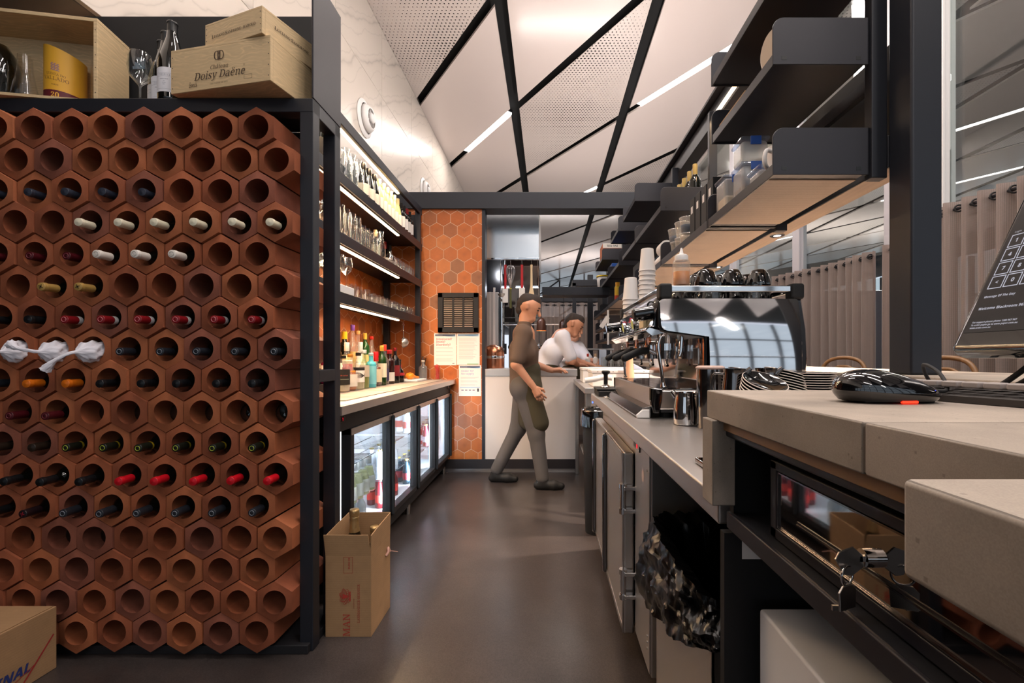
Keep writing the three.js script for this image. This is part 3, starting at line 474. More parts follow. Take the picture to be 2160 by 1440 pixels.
// bar top and the fridges below
tag(obj('bar_counter', [uvm(rb(-1.628, -.925, CT - .042, CT, -2.05, -4.576, .003), .8)], std('#c4bbb4', .36, .85)), 'long stainless bar top under the lit shelves', 'counter');
tag(obj('counter_mat', uvm(rb(-1.60, -1.02, CT, CT + .004, -2.3, -4.5, .001, 1), .5), std('#c2b4a8', .7, 0, { map: T.concrete })), 'brown grey service mat lying along the bar top', 'mat');
{
  const f = thing('bar_fridge', 'long black bar fridge with four lit glass doors', 'fridge', [0, 0, 0]);
  const X = -.97, xb = X - .05, D = [2.24, 2.85, 3.42, 3.98, 4.54], W = std('#e7ebf0', .5);
  obj('top_panel', rb(-1.6, X - .006, .80, CT - .044, -2.1, -4.56, .003), M.matteBlack, f); obj('plinth', bb(-1.58, X - .05, .06, .15, -2.12, -4.56), M.matteBlack, f); obj('back', bb(-1.6, -1.57, .15, .80, -2.1, -4.56), W, f);
  obj('cabinet_floor', bb(-1.57, xb, .15, .175, -2.1, -4.56), W, f); obj('cabinet_roof', bb(-1.57, xb, .785, .80, -2.1, -4.56), W, f);
  obj('end_wall', bb(-1.6, xb, .15, .80, -2.1, -2.2), M.matteBlack, f); obj('end_wall', bb(-1.6, xb, .15, .80, -4.545, -4.56), W, f);
  for (const z of [-2.15, -3.35, -4.5]) obj('foot', cyl([X - .06, 0, z], [X - .06, .07, z], .016, .02), M.steel, f);
  const dsp = obj('display', rb(X - .012, X + .0, .845, .872, -2.13, -2.18, .002), M.gloss, f);
  const dig = ctex(64, 64, (x, w, h) => { x.fillStyle = '#120303'; x.fillRect(0, 0, w, h); x.fillStyle = '#ff2a3c'; x.font = 'bold 56px monospace'; x.textAlign = 'center'; x.fillText('1', 32, 52); });
  const dm = obj('digits', sheet(.03, .022), new THREE.MeshStandardMaterial({ color: '#000', emissive: '#ffffff', emissiveMap: dig, emissiveIntensity: 1.2 }), dsp); dm.rotation.y = Math.PI / 2; dm.position.set(X + .0012, .8585, -2.155);
  obj('lock', cyl([X - .01, .865, -4.43], [X + .006, .865, -4.43], .012), M.steel, f);
  for (let k = 0; k < 4; k++) {
    const a = -D[k] - .006, b = -D[k + 1] + .006, y0 = .165, y1 = .80;
    const d = obj('door', [rb(xb, X, y1 - .035, y1, a, b, .004), rb(xb, X, y0, y0 + .035, a, b, .004), rb(xb, X, y0, y1, a, a - .04, .004), rb(xb, X, y0, y1, b + .04, b, .004)], M.matteBlack, f);
    obj('pane', bb(X - .028, X - .024, y0 + .03, y1 - .03, a - .035, b + .035), M.pane, d);
    obj('trim', [bb(X - .002, X + .002, y1 - .034, y1 - .002, a - .002, b + .002)], M.steelBrushed, d);
    obj('handle', rb(X, X + .02, y0 + .01, y1 - .008, b + .002, b + .026, .008), M.rubber, d);
    obj('light_tube', rb(xb - .03, xb - .008, .19, .775, a - .045, a - .065, .006), M.coolLight, f);
    areaLight(COOL, FRIDGE_POWER, .03, .56, [xb - .034, .48, a - .068], [xb - .3, .48, a - .3], f);
    for (const y of [.36, .57]) { const w = []; for (let q = 0; q <= 14; q++) w.push(bb(-1.56, xb - .04, y - .003, y, a - .05 - q * .033, a - .053 - q * .033)); w.push(bb(xb - .046, xb - .04, y - .006, y, a - .04, b + .04), bb(-1.56, -1.554, y - .006, y, a - .04, b + .04), bb(-1.3, -1.295, y - .006, y - .002, a - .04, b + .04)); obj('wire_shelf', w, M.chrome, f); }
  }
}
// ---- bottles, generic: profile scaled to a height; glass, liquid, cap, paper label
const PROF = {
  round: [[0, 0], [.9, 0], [1, .02], [1, .6], [.92, .67], [.5, .76], [.36, .8], [.34, .93]], slim: [[0, 0], [.92, 0], [1, .02], [1, .5], [.9, .58], [.48, .7], [.4, .76], [.38, .94]],
  square: [[0, 0], [.95, 0], [1, .03], [1, .66], [.9, .71], [.42, .77], [.4, .93]], cone: [[0, 0], [.95, 0], [1, .02], [.92, .3], [.7, .6], [.42, .78], [.36, .93]], flute: [[0, 0], [.93, 0], [1, .02], [1, .4], [.7, .64], [.42, .78], [.38, .95]], decanter: [[0, 0], [.8, 0], [.98, .06], [1, .3], [.85, .48], [.4, .62], [.34, .7], [.36, .93]],
};
const matCache = {}, cm = (c, r = .5, o = {}) => matCache[c + r + JSON.stringify(o)] ??= std(c, r, 0, o), lm = c => matCache['liq' + c] ??= phys(c, .1, { transmission: .55, thickness: 0 }), tg = c => matCache['tg' + c] ??= phys(c, .03, { transmission: .92, thickness: 0 });
function bottle(name, label, cat, [x, y, z], { h = .3, r = .038, kind = 'round', glass = '#ffffff', dark = false, liquid = null, fill = .55, cap = '#111111', capH = .09, paper = null, paperY = [.15, .45], print: pr = null, turn = .6, group } = {}) {
  const o = thing(name, label, cat, [x, y, z], turn, group), p = PROF[kind].map(([a, b]) => [a * r, b * h]); const top = p.at(-1), prof = [...p, [top[0], h * .96], [0, h * .96]];
  obj('glass_body', lathe(prof, 20), dark ? cm(glass, .07) : tg(glass), o);
  if (liquid && !dark) { const lim = h * fill, q = []; for (const [a, b] of p) { if (b > lim) break; q.push([Math.max(a - .0025, 0), b + .004]); } q.push([(q.at(-1) || [r])[0], lim], [0, lim]); obj('liquid', lathe(q, 18), lm(liquid), o); }
  obj('cap', lathe([[0, h * (1 - capH) + .001], [top[0] + .003, h * (1 - capH)], [top[0] + .003, h - .002], [top[0] + .001, h], [0, h]], 16), cm(cap, .4), o);
  if (paper) { const R = r * (kind === 'cone' ? .98 : 1) + .0008; const m = pr ? new THREE.MeshStandardMaterial({ map: pr, roughness: .7 }) : cm(paper, .75); obj('paper_label', new THREE.CylinderGeometry(R, R, h * (paperY[1] - paperY[0]), 20, 1, true, -1.2, 2.4).translate(0, h * (paperY[0] + paperY[1]) / 2, 0), m, o); }
  return o;
}
const CM = CT + .0045;
// front row on the bar top, from the rack towards the kitchen
const mapLabel = ctex(128, 128, (x, w, h) => { x.fillStyle = '#ece8e0'; x.fillRect(0, 0, w, h); x.fillStyle = '#1a1a1a'; x.fillRect(0, 0, w, 26); x.strokeStyle = '#222'; x.lineWidth = 4; for (let k = 0; k < 7; k++) { x.beginPath(); x.moveTo(8, 110 - k * 9); x.bezierCurveTo(40, 60 - k * 5, 80, 120 - k * 12, 122, 50 + k * 6); x.stroke(); } });
const blackLabel = ctex(64, 128, (x, w, h) => { x.fillStyle = '#17130f'; x.fillRect(0, 0, w, h); x.fillStyle = '#a8402a'; x.font = 'bold 14px sans-serif'; x.textAlign = 'center'; x.fillText('RUM', w / 2, 56); x.fillStyle = '#cdb'; x.fillRect(12, 80, 40, 2); });
const FRONT_ROW = [
  ['square spirit bottle with black label at the rack end of the bar row', { h: .23, r: .04, kind: 'square', liquid: '#e7ddc0', cap: '#15120f', paper: '#17130f', print: blackLabel, paperY: [.2, .62] }, -1.28, 2.85],
  ['round amber spirit bottle with white label in the front bar row', { h: .24, r: .043, kind: 'decanter', liquid: '#d98a1c', cap: '#c7822a', paper: '#e8e0d0', paperY: [.12, .45], turn: 1.0 }, -1.285, 2.965],
  ['clear spirit bottle with black line drawing label in the front bar row', { h: .25, r: .039, kind: 'square', liquid: '#e9e2b8', cap: '#121212', paper: '#eee', print: mapLabel, paperY: [.2, .6] }, -1.28, 3.08],
  ['pale green spirit bottle with grey cap beside the turquoise bottle', { h: .27, r: .034, kind: 'slim', glass: '#e6f0d8', liquid: '#c9c06a', cap: '#c9ced2', paper: '#c6b9a4', paperY: [.3, .6] }, -1.285, 3.19],
  ['turquoise spirit bottle with round white mark in the front bar row', { h: .25, r: .037, kind: 'square', dark: true, glass: '#4fb3c0', cap: '#bcd4d6', paper: '#7cc9d2', paperY: [.1, .62] }, -1.28, 3.30],
  ['whiskey bottle with red wax neck and cream label', { h: .26, r: .042, kind: 'decanter', liquid: '#8a3d12', cap: '#c4121d', capH: .28, paper: '#e3d2ae', paperY: [.12, .5] }, -1.3, 3.45],
  ['green bottle with gold neck and cream label', { h: .31, r: .037, kind: 'round', dark: true, glass: '#1f3a17', cap: '#c59a3e', capH: .14, paper: '#e5dcc0', paperY: [.2, .55] }, -1.3, 3.57],
  ['slim amber bottle with orange neck band', { h: .32, r: .034, kind: 'slim', liquid: '#5a2508', cap: '#d23a2a', capH: .16, paper: '#3a2f52', paperY: [.1, .4] }, -1.31, 3.66],
  ['dark liqueur bottle with red sash and white square label', { h: .28, r: .041, kind: 'square', dark: true, glass: '#2a0d0b', cap: '#c21f2b', capH: .12, paper: '#efe6d8', paperY: [.08, .34] }, -1.31, 3.77],
  ['black bitters bottle with slanted white neck label', { h: .30, r: .038, kind: 'round', dark: true, glass: '#120d0c', cap: '#7c1018', capH: .1, paper: '#7d1118', paperY: [.2, .5] }, -1.3, 3.88],
  ['black rounded bottle with red script beside the cutting board', { h: .2, r: .045, kind: 'decanter', dark: true, glass: '#0f0b0c', cap: '#0c0c0c', paper: '#b0202a', paperY: [.3, .42] }, -1.3, 3.985],
];
for (const [l, o, x, d] of FRONT_ROW) bottle('spirit_bottle', l, 'bottle', [x, CM, -d], { ...o, group: 'front row of spirit bottles on the bar' });
const BACK_ROW = [
  ['tall bottle with orange wooden cap near the rack', { h: .34, r: .04, kind: 'round', liquid: '#a3561a', cap: '#d98f4a', capH: .12, paper: '#e8d9b2' }, -1.46, 2.93], ['tall bottle with yellow cap behind the amber bottle', { h: .36, r: .04, kind: 'round', liquid: '#d9a520', cap: '#e8b21e', capH: .12, paper: '#efe2c0' }, -1.46, 3.06],
  ['tall black capped bottle in the second bar row', { h: .35, r: .039, kind: 'round', dark: true, glass: '#17130f', cap: '#0d0d0d', capH: .2, paper: '#d7c79a' }, -1.46, 3.19], ['black bottle with yellow neck ring in the second bar row', { h: .31, r: .04, kind: 'square', dark: true, glass: '#14120c', cap: '#d7b11f', capH: .18, paper: '#c9ac3f' }, -1.45, 3.32],
  ['tall clear bottle with purple cap', { h: .37, r: .033, kind: 'slim', liquid: '#e8c868', fill: .45, cap: '#6b3c9c', capH: .12 }, -1.45, 3.46], ['round clear bottle with cork beside the purple capped one', { h: .33, r: .042, kind: 'decanter', liquid: '#f0dfb0', fill: .3, cap: '#c79a62', capH: .08, paper: '#f0ece4' }, -1.46, 3.58],
  ['bottle with white neck wrap and red label', { h: .27, r: .038, kind: 'slim', liquid: '#efe7c4', cap: '#e9e4da', capH: .22, paper: '#a3222a' }, -1.385, 3.14], ['dark bottle with silver cap in the second bar row', { h: .29, r: .038, kind: 'round', dark: true, glass: '#3a2a14', cap: '#b9b6b0', paper: '#e9dfc6' }, -1.39, 2.99],
  ['magenta liqueur bottle close to the rack', { h: .26, r: .037, kind: 'square', dark: true, glass: '#6d1638', cap: '#241014', paper: '#efe8e0' }, -1.39, 2.87], ['pale bottle with silver neck foil', { h: .28, r: .036, kind: 'flute', liquid: '#dfe2c2', cap: '#c7c9cc', capH: .25, paper: '#e3dfd2' }, -1.385, 3.37],
  ['green herbal bottle with gold neck', { h: .32, r: .037, kind: 'round', dark: true, glass: '#1d4420', cap: '#c8a544', capH: .16, paper: '#d6c27a' }, -1.46, 3.72], ['brown bottle with red screw cap in the second bar row', { h: .3, r: .036, kind: 'slim', liquid: '#6d2c0c', cap: '#c02a22', paper: '#e9dcc4' }, -1.45, 3.83],
  ['small bitters bottle with black cap behind the juicer', { h: .22, r: .033, kind: 'round', liquid: '#35140a', cap: '#111', paper: '#d9c9a8' }, -1.46, 4.0], ['small sauce bottle with yellow cap behind the juicer', { h: .225, r: .03, kind: 'round', liquid: '#efe9da', cap: '#e6cf28', paper: '#f2efe6' }, -1.44, 4.14], ['small dark sauce bottle with green label behind the juicer', { h: .2, r: .024, kind: 'round', dark: true, glass: '#2a0f0c', cap: '#15151a', paper: '#d8e2cc' }, -1.42, 4.28],
];
{ const r = thing('bottle_riser', 'dark stepped riser under the back rows of bar bottles', 'riser', [0, 0, 0]); obj('low_step', rb(-1.43, -1.348, CM, CM + .05, -2.8, -3.94, .002), M.steelBlack, r); obj('high_step', rb(-1.6, -1.432, CM, CM + .095, -2.8, -3.94, .002), M.steelBlack, r); }
for (const [l, o, x, d] of BACK_ROW) bottle('spirit_bottle', l, 'bottle', [d > 3.95 ? x : x < -1.44 ? x - .032 : x, d > 3.95 ? CM : x < -1.44 ? CM + .0955 : CM + .0505, -d], { ...o, group: 'back rows of spirit bottles on the bar' });
// cutting board with lemon squeezer, small bar things at the kitchen end
{
  tag(obj('cutting_board', uvm(rb(-1.33, -1.15, CM, CM + .02, -4.02, -4.33, .006), .3), M.white), 'white cutting board carrying the orange squeezer', 'cutting board');
  const q = thing('citrus_squeezer', 'orange citrus squeezer lying on the white cutting board', 'squeezer', [-1.24, CM + .0205, -4.1]); obj('bowl', lathe([[0, .0], [.02, 0], [.036, .018], [.04, .035], [.03, .052], [0, .062]], 24), M.orange, q); obj('handle', [tube([[0, .03, -.03], [.012, .024, -.09], [.016, .014, -.15], [.016, .012, -.19]], .011, 16, 8), tube([[.02, .02, -.03], [.035, .014, -.1], [.03, .01, -.17]], .009, 14, 8)], M.orange, q);
  const jug = (lab, x, z, h, cap) => bottle('sauce_bottle', lab, 'bottle', [x, CM, z], { h, r: .028, kind: 'round', dark: true, glass: '#e9e4dc', cap, capH: .16 });
  jug('white squeeze bottle with pointed cap beside the cutting board', -1.39, -4.06, .16, '#e8e4de'); jug('white sauce bottle with red cap beside the cutting board', -1.36, -4.2, .15, '#c21f2b');
  bottle('glass_bottle', 'clear stoppered glass bottle on the bar near the tiled wall', 'bottle', [-1.2, CM, -4.385], { h: .19, r: .04, kind: 'round', liquid: null, cap: '#d8d2c4', capH: .1 });
  const tm = thing('straw_tumbler', 'dark tumbler of black straws by the tiled wall', 'tumbler', [-1.22, CM, -4.49]); obj('cup', lathe([[0, 0], [.03, 0], [.034, .13], [.032, .13], [.028, .004], [0, .004]], 20), tg('#b9b9b9'), tm); obj('straws', [...Array(16)].map((_, k) => cyl([rr(-.016, .016), .005, rr(-.016, .016)], [rr(-.024, .024), rr(.2, .23), rr(-.024, .024)], .003, .003, 5)), M.black, tm);
  const tj = thing('straw_tumbler', 'clear glass of red and white straws at the bar end', 'tumbler', [-1.09, CM, -4.5]); obj('cup', lathe([[0, 0], [.03, 0], [.036, .14], [.034, .14], [.028, .004], [0, .004]], 20), M.glass, tj); obj('straws', [...Array(14)].map((_, k) => cyl([rr(-.014, .014), .006, rr(-.014, .014)], [rr(-.026, .026), rr(.13, .15), rr(-.026, .026)], .003, .003, 5)), std('#c9302c', .5), tj);
  const st = thing('strainer', 'small wire strainer hanging below the lowest bar shelf', 'strainer', [-1.33, 1.29, -4.2]); obj('bowl', new THREE.SphereGeometry(.046, 24, 10, 0, Math.PI * 2, 0, Math.PI / 2).rotateZ(-Math.PI / 2), std('#b9b4ae', .35, .9), st); obj('rim', new THREE.TorusGeometry(.046, .004, 6, 28).rotateY(Math.PI / 2), M.chrome, st); obj('handle', [tube([[0, .045, 0], [0, .1, .004], [0, .155, 0]], .004, 10, 6), new THREE.TorusGeometry(.008, .002, 5, 14).translate(0, .163, 0)], M.chrome, st); obj('hook', tube([[0, .17, 0], [0, .178, 0], [0, .186, 0]], .002, 6, 5), M.chrome, st);
  const pad = tag(obj('paper_sheet', bb(-1.01, -.95, CT + .0003, CT + .0012, -2.1, -2.36).rotateY(0), M.paper), 'sheet of paper lying at the rack end of the bar top', 'paper');
}
// ---- top shelf: wine bottles and carafes
const S1 = SHELF[0] + .0005;
const shelfWine = (x, d, glass, paper, cap, label, o = {}) => bottle('wine_bottle', label, 'bottle', [x, S1, -d], { h: .265, r: .036, kind: 'round', dark: true, glass, cap, capH: .2, paper, paperY: [.15, .52], ...o });
[['#e9dfce', '#0e0f0d', 'white labelled'], ['#2a2622', '#101010', 'black labelled'], ['#d98a3c', '#0f0f0f', 'orange labelled']].forEach(([pp, cp, w], k) => shelfWine(-1.325, 2.5 + k * .15, '#0d0f0b', pp, cp, `${w} dark wine bottle at the rack end of the top shelf`, { group: 'dark wine bottles at the rack end of the top shelf' }));
for (let k = 0; k < 3; k++) shelfWine(-1.325, 3.27 + k * .105, '#0c0e0a', '#e8ddcc', '#0f0f10', `dark round shouldered bottle with pale label, ${['first', 'second', 'third'][k]} after the carafes on the top shelf`, { kind: 'cone', r: .045, paperY: [.1, .4], group: 'round shouldered bottles on the top shelf' });
for (let k = 0; k < 6; k++) shelfWine(-1.325, 3.585 + k * .088, '#cfc27a', '#f2ead9', '#d9cf9a', `pale white wine bottle on the top shelf, ${['first', 'second', 'third', 'fourth', 'fifth', 'sixth'][k]} counting toward the kitchen`, { kind: 'flute', h: .27, r: .034, paperY: [.12, .45], group: 'white wine bottles on the top shelf' });
for (let k = 0; k < 4; k++) shelfWine(-1.325, 4.115 + k * .085, '#0b0b0b', k < 2 ? '#f0e9e0' : '#d6cfc8', k === 2 ? '#a3151d' : '#16120f', `dark red wine bottle in the unlit end of the top shelf, ${['first', 'second', 'third', 'last'][k]} of four`, { group: 'dark wine bottles in the unlit end of the top shelf' });
const CAR = lathe([[0, .002], [.038, .002], [.04, .01], [.04, .12], [.03, .16], [.021, .2], [.026, .235], [.0245, .235], [.0195, .2], [.0285, .16], [.0385, .12], [.038, .008], [0, .006]], 24);
let src = null;
const copies = (name, geo, label, cat, group, y, spots, mat = M.crystal) => { const o = spots.map(([x, d], k) => { const m = new THREE.Mesh(geo, mat); m.name = numbered(name); m.position.set(x, y, -d); scene.add(m); return tag(m, label, cat, group); }); return o; };
const row = (d0, d1, n, xs) => { const o = []; for (let k = 0; k < n; k++) for (const x of xs) o.push([x + rr(-.004, .004), d0 + (d1 - d0) * k / Math.max(1, n - 1) + rr(-.006, .006)]); return o; };
copies('glass_carafe', CAR, 'clear glass carafe between dark bottles on the top shelf', 'carafe', 'carafes on the top bar shelf', S1, row(2.98, 3.17, 3, [-1.325]));
// ---- second shelf: tall glasses
const S2 = SHELF[1] + .0005, S3 = SHELF[2] + .0005;
const gl = (r0, r1, h, seg = 18) => lathe([[0, .001], [r0, .001], [r0 + .001, .004], [r1, h], [r1 - .0016, h], [r0 - .002, .008], [0, .007]], seg);
const HIGH = gl(.028, .033, .165), TUMB = gl(.033, .037, .09), SHORT = gl(.026, .03, .075), JUGG = gl(.032, .03, .2);
const STEM = lathe([[0, .001], [.032, .001], [.033, .003], [.005, .008], [.0032, .02], [.0032, .075], [.008, .085], [.032, .11], [.04, .14], [.037, .17], [.031, .195], [.03, .195], [.036, .17], [.039, .14], [.031, .112], [.006, .089], [0, .088]], 22);
const BALLOON = lathe([[0, .001], [.03, .001], [.031, .003], [.006, .006], [.0035, .015], [.0035, .05], [.01, .056], [.04, .078], [.05, .108], [.043, .14], [.034, .16], [.033, .16], [.042, .14], [.049, .108], [.039, .08], [.008, .06], [0, .059]], 22);
copies('stem_glass', BALLOON, 'balloon shaped stem glass at the rack end of the second shelf', 'glass', 'balloon glasses on the second shelf', S2, row(2.55, 2.78, 3, [-1.33]));
copies('highball_glass', JUGG, 'tall straight glass in the tallest group on the second shelf', 'glass', 'tall straight glasses on the second shelf', S2, row(2.88, 3.14, 4, [-1.32, -1.40]));
copies('highball_glass', HIGH, 'highball glass on the second shelf beside the tallest glasses', 'glass', 'highball glasses on the second shelf', S2, row(3.22, 3.52, 5, [-1.32, -1.395, -1.47]));
copies('glass_carafe', CAR, 'clear carafe standing next to the cream capped bottle on the second shelf', 'carafe', 'carafes on the second bar shelf', S2, [[-1.33, 3.62]]);
bottle('wine_bottle', 'dark bottle with cream cap and white label on the second shelf', 'bottle', [-1.4, S2, -3.7], { h: .27, r: .035, dark: true, glass: '#15130d', cap: '#d9c79a', capH: .22, paper: '#f3ecda', paperY: [.2, .55] });
tag(obj('glass_decanter', lathe([[0, .001], [.04, .001], [.06, .02], [.065, .045], [.05, .08], [.02, .1], [.016, .13], [.015, .13], [.018, .1], [.048, .079], [.063, .045], [.058, .021], [0, .006]], 26).translate(-1.33, S2, -3.84), M.glass), 'round bellied glass decanter on the second shelf', 'decanter');
copies('tumbler', TUMB, 'low tumbler on the second shelf past the decanter', 'glass', 'low tumblers on the second shelf', S2, row(3.95, 4.42, 7, [-1.32, -1.40]));
[['#a3151d', 4.2, 'red capped'], ['#17130f', 4.33, 'black capped']].forEach(([c, d, w]) => bottle('wine_bottle', `${w} red wine bottle behind the tumblers on the second shelf`, 'bottle', [-1.5, S2, -d], { h: .3, r: .037, dark: true, glass: '#0d0a0a', cap: c, capH: .22, paper: '#efe7dc', paperY: [.12, .5] }));
// ---- third shelf
tag(obj('glass_box', rb(-1.46, -1.27, S3, S3 + .05, -2.36, -2.70, .003), M.matteBlack), 'black box carrying stem glasses on the lowest shelf', 'box');
tag(obj('glass_box', rb(-1.46, -1.27, S3, S3 + .05, -2.72, -2.99, .003), M.white), 'white box carrying stem glasses on the lowest shelf', 'box');
copies('stem_glass', STEM, 'stem glass standing on a box on the lowest shelf', 'glass', 'stem glasses on the boxes of the lowest shelf', S3 + .051, row(2.48, 2.96, 6, [-1.315, -1.4]));
copies('rocks_glass', TUMB, 'rocks glass beside the boxes on the lowest shelf', 'glass', 'rocks glasses beside the boxes', S3, row(3.06, 3.3, 3, [-1.325, -1.41]));
copies('shot_glass', SHORT, 'small tumbler in the long row on the lowest shelf', 'glass', 'small tumblers on the lowest shelf', S3, row(3.4, 4.42, 13, [-1.315, -1.385]));
copies('highball_glass', gl(.026, .03, .12), 'medium tumbler at the back of the lowest shelf', 'glass', 'medium tumblers at the back of the lowest shelf', S3, row(3.75, 4.42, 8, [-1.47]));
// ---- fridge contents
{
  const BB = lathe([[0, 0], [.028, 0], [.03, .004], [.03, .1], [.026, .125], [.014, .155], [.013, .185], [0, .186]], 14), put = (d0, d1, y, col, lab, paper, n) => { for (let k = 0; k < n; k++) { const o = thing('fridge_bottle', lab, 'bottle', [-1.09 - (k % 2) * .08, y, -(d0 + (d1 - d0) * k / n)], .8, lab); obj('glass_body', BB, cm(col, .1), o); obj('paper_label', new THREE.CylinderGeometry(.0305, .0305, .05, 14, 1, true).translate(0, .06, 0), cm(paper, .7), o); obj('crown', lathe([[0, .18], [.0145, .18], [.0145, .19], [0, .191]], 12), cm('#b9a24a', .4), o); } };
  for (let k = 0; k < 5; k++) { const o = bottle('sparkling_bottle', `clear wine bottle with ${k ? 'white' : 'yellow'} label in the first glass fridge, ${['nearest', 'second', 'third', 'fourth', 'fifth'][k]} to the rack`, 'bottle', [-1.07, .361, -2.38 - k * .085], { h: .30, r: .038, kind: 'flute', liquid: '#dfe2b8', fill: .7, cap: k ? '#d8dadd' : '#c9cb8a', capH: .22, paper: k ? '#eceef0' : '#f2c40e', paperY: [.1, .45], group: 'wine bottles in the first glass fridge' }); o.scale.y = .68; }
  put(2.40, 2.78, .177, '#c8d2dc', 'clear bottle on the floor of the first glass fridge', '#e9edf2', 6);
  put(2.96, 3.36, .177, '#6d1a20', 'dark red bottle on the floor of the second glass fridge', '#d8342c', 6); put(2.96, 3.36, .362, '#c8d2dc', 'clear bottle on the lower rack of the second glass fridge', '#dfe5ee', 6);
  put(3.52, 3.92, .177, '#23323c', 'dark bottle on the floor of the third glass fridge', '#8a1f2a', 6); put(3.52, 3.92, .572, '#b9c7d2', 'pale bottle on the upper rack of the third glass fridge', '#a22c34', 6); put(4.08, 4.48, .362, '#5a2030', 'dark bottle on the rack of the fourth glass fridge', '#b9bfc8', 6);
}
// ---- on the tiled wall: louvred grille and three notices
{
  const g = thing('wall_grille', 'black louvred speaker grille on the orange tiled wall', 'grille', [0, 0, 0]), z = -BACK + .004; const [x0, y1] = P(925, 618, BACK), [x1, y0] = P(1010, 701, BACK);
  obj('frame', [rb(x0, x1, y0, y0 + .05, z, z + .03, .004), rb(x0, x1, y1 - .05, y1, z, z + .03, .004), rb(x0, x0 + .05, y0, y1, z, z + .03, .004), rb(x1 - .05, x1, y0, y1, z, z + .03, .004)], M.matteBlack, g); obj('backing', bb(x0 + .02, x1 - .02, y0 + .02, y1 - .02, z, z + .008), M.black, g);
  const iw = (x1 - x0 - .1) / 3; for (let c = 0; c < 3; c++) for (let k = 0; k < 14; k++) { const s = obj('slat', new THREE.BoxGeometry(iw - .018, .011, .003).rotateX(-.65), std('#8d7a6a', .5), g); s.position.set(x0 + .05 + iw * (c + .5), y0 + .06 + k * (y1 - y0 - .12) / 13, z + .016); }
  for (let c = 1; c < 3; c++) obj('divider', bb(x0 + .05 + iw * c - .009, x0 + .05 + iw * c + .009, y0 + .05, y1 - .05, z + .006, z + .024), M.matteBlack, g);
}
const notice = (px0, py0, px1, py1, label, draw) => { const [x0, y1] = P(px0, py0, BACK), [x1, y0] = P(px1, py1, BACK), o = tag(obj('notice', new THREE.BoxGeometry(x1 - x0, y1 - y0, .0012), [M.paper, M.paper, M.paper, M.paper, new THREE.MeshStandardMaterial({ roughness: .6, map: ctex(384, 520, (x, w, h) => { x.fillStyle = '#f3ece8'; x.fillRect(0, 0, w, h); draw(x, w, h); }) }), M.paper]), label, 'notice'); o.position.set((x0 + x1) / 2, (y0 + y1) / 2, -BACK + .0062); };
const head = (x, w, c, c2) => { x.fillStyle = c; x.fillRect(20, 14, w - 40, 30); x.fillStyle = c2; x.beginPath(); x.moveTo(w * .5, 44); x.quadraticCurveTo(w * .8, 44, w - 20, 30); x.lineTo(w - 20, 48); x.quadraticCurveTo(w * .8, 54, w * .5, 46); x.fill(); x.fillStyle = '#cfd6e0'; x.fillRect(36, 26, 110, 5); };
const lines = (x, w, y0, y1, st) => { x.fillStyle = '#b3aab0'; for (let y = y0; y < y1; y += st) x.fillRect(34, y, (w - 70) * (.75 + .25 * hash(y, 3)), 3); };
notice(916, 703, 963, 770, 'notice reading Intoxicated Drunk Disorderly under the wall grille', (x, w, h) => { head(x, w, '#46506c', '#6f9ec8'); x.fillStyle = '#cf6a70'; x.font = 'bold 46px sans-serif'; ['Intoxicated?', 'Drunk?', 'Disorderly?'].forEach((t, k) => x.fillText(t, 34, 108 + k * 46)); for (const y of [230, 290, 350, 410, 440]) lines(x, w, y, y + 20, 12); x.fillStyle = '#8a8088'; x.fillRect(w - 70, h - 36, 36, 14); });
notice(964, 703, 1012, 769, 'pale notice with blue header next to the tile edge', (x, w, h) => { head(x, w, '#6d9cc4', '#a7c7e2'); for (const y of [80, 140, 200, 260, 320, 380]) lines(x, w, y, y + 40, 13); x.fillStyle = '#5fae4a'; x.fillRect(w * .45, h - 16, w * .5, 10); });
notice(968, 770, 1015, 835, 'notice reading Under 18 No supply with row of logos', (x, w, h) => { head(x, w, '#46506c', '#6f9ec8'); x.fillStyle = '#aeb2d2'; x.font = 'bold 46px sans-serif'; x.fillText('Under 18?', 40, 112); x.fillText('No supply', 40, 160); for (const y of [200, 260, 320]) lines(x, w, y, y + 26, 12); x.fillStyle = '#8cb6dc'; x.fillRect(20, 366, w - 40, 12); x.fillStyle = '#9a94a0'; for (let k = 0; k < 4; k++) x.fillRect(44 + k * 64, 410, 40, 20); x.fillStyle = '#332f3a'; x.fillRect(w - 66, 392, 28, 54); });

// ================================================================ right hand side: work top, gantry, shelves
const WT = .935, CUST = 1.10;
{
  const w = thing('work_top', 'long stainless work top carrying the coffee machine', 'work top', [0, 0, 0]);
  obj('top', uvm(rb(.2625, .975, WT - .042, WT, -.70, -2.74, .004), .6), M.steelBrushed, w); struct('trim_4', bb(.976, .985, WT, CUST - .042, -.72, -4.5), M.steelBrushed, 'steel splashback behind the work top');
  const w2 = thing('work_top', 'stainless bench beyond the small bin, carrying white tubs', 'work top', [0, 0, 0]); obj('top', uvm(rb(.2625, .975, WT - .042, WT, -3.22, -4.56, .004), .6), M.steelBrushed, w2);
  for (const z of [-3.25, -4.5]) obj('leg', rb(.275, .31, 0, WT - .042, z, z - .035, .003), M.steel, w2);
  obj('cabinet', [rb(.32, .95, .28, .30, -3.3, -4.5, .002), bb(.36, .95, .3, .85, -3.4, -4.45)], M.steelBrushed, w2);
  tag(obj('riser_shelf', [rb(.45, .972, 1.012, 1.022, -.74, -1.235, .002), rb(.45, .46, WT, 1.012, -.74, -1.235, .002), rb(.545, .972, 1.012, 1.022, -1.23, -1.54, .002), rb(.545, .555, WT, 1.012, -1.23, -1.54, .002)], M.steel), 'low steel riser behind the counter slab carrying crockery', 'shelf');
}
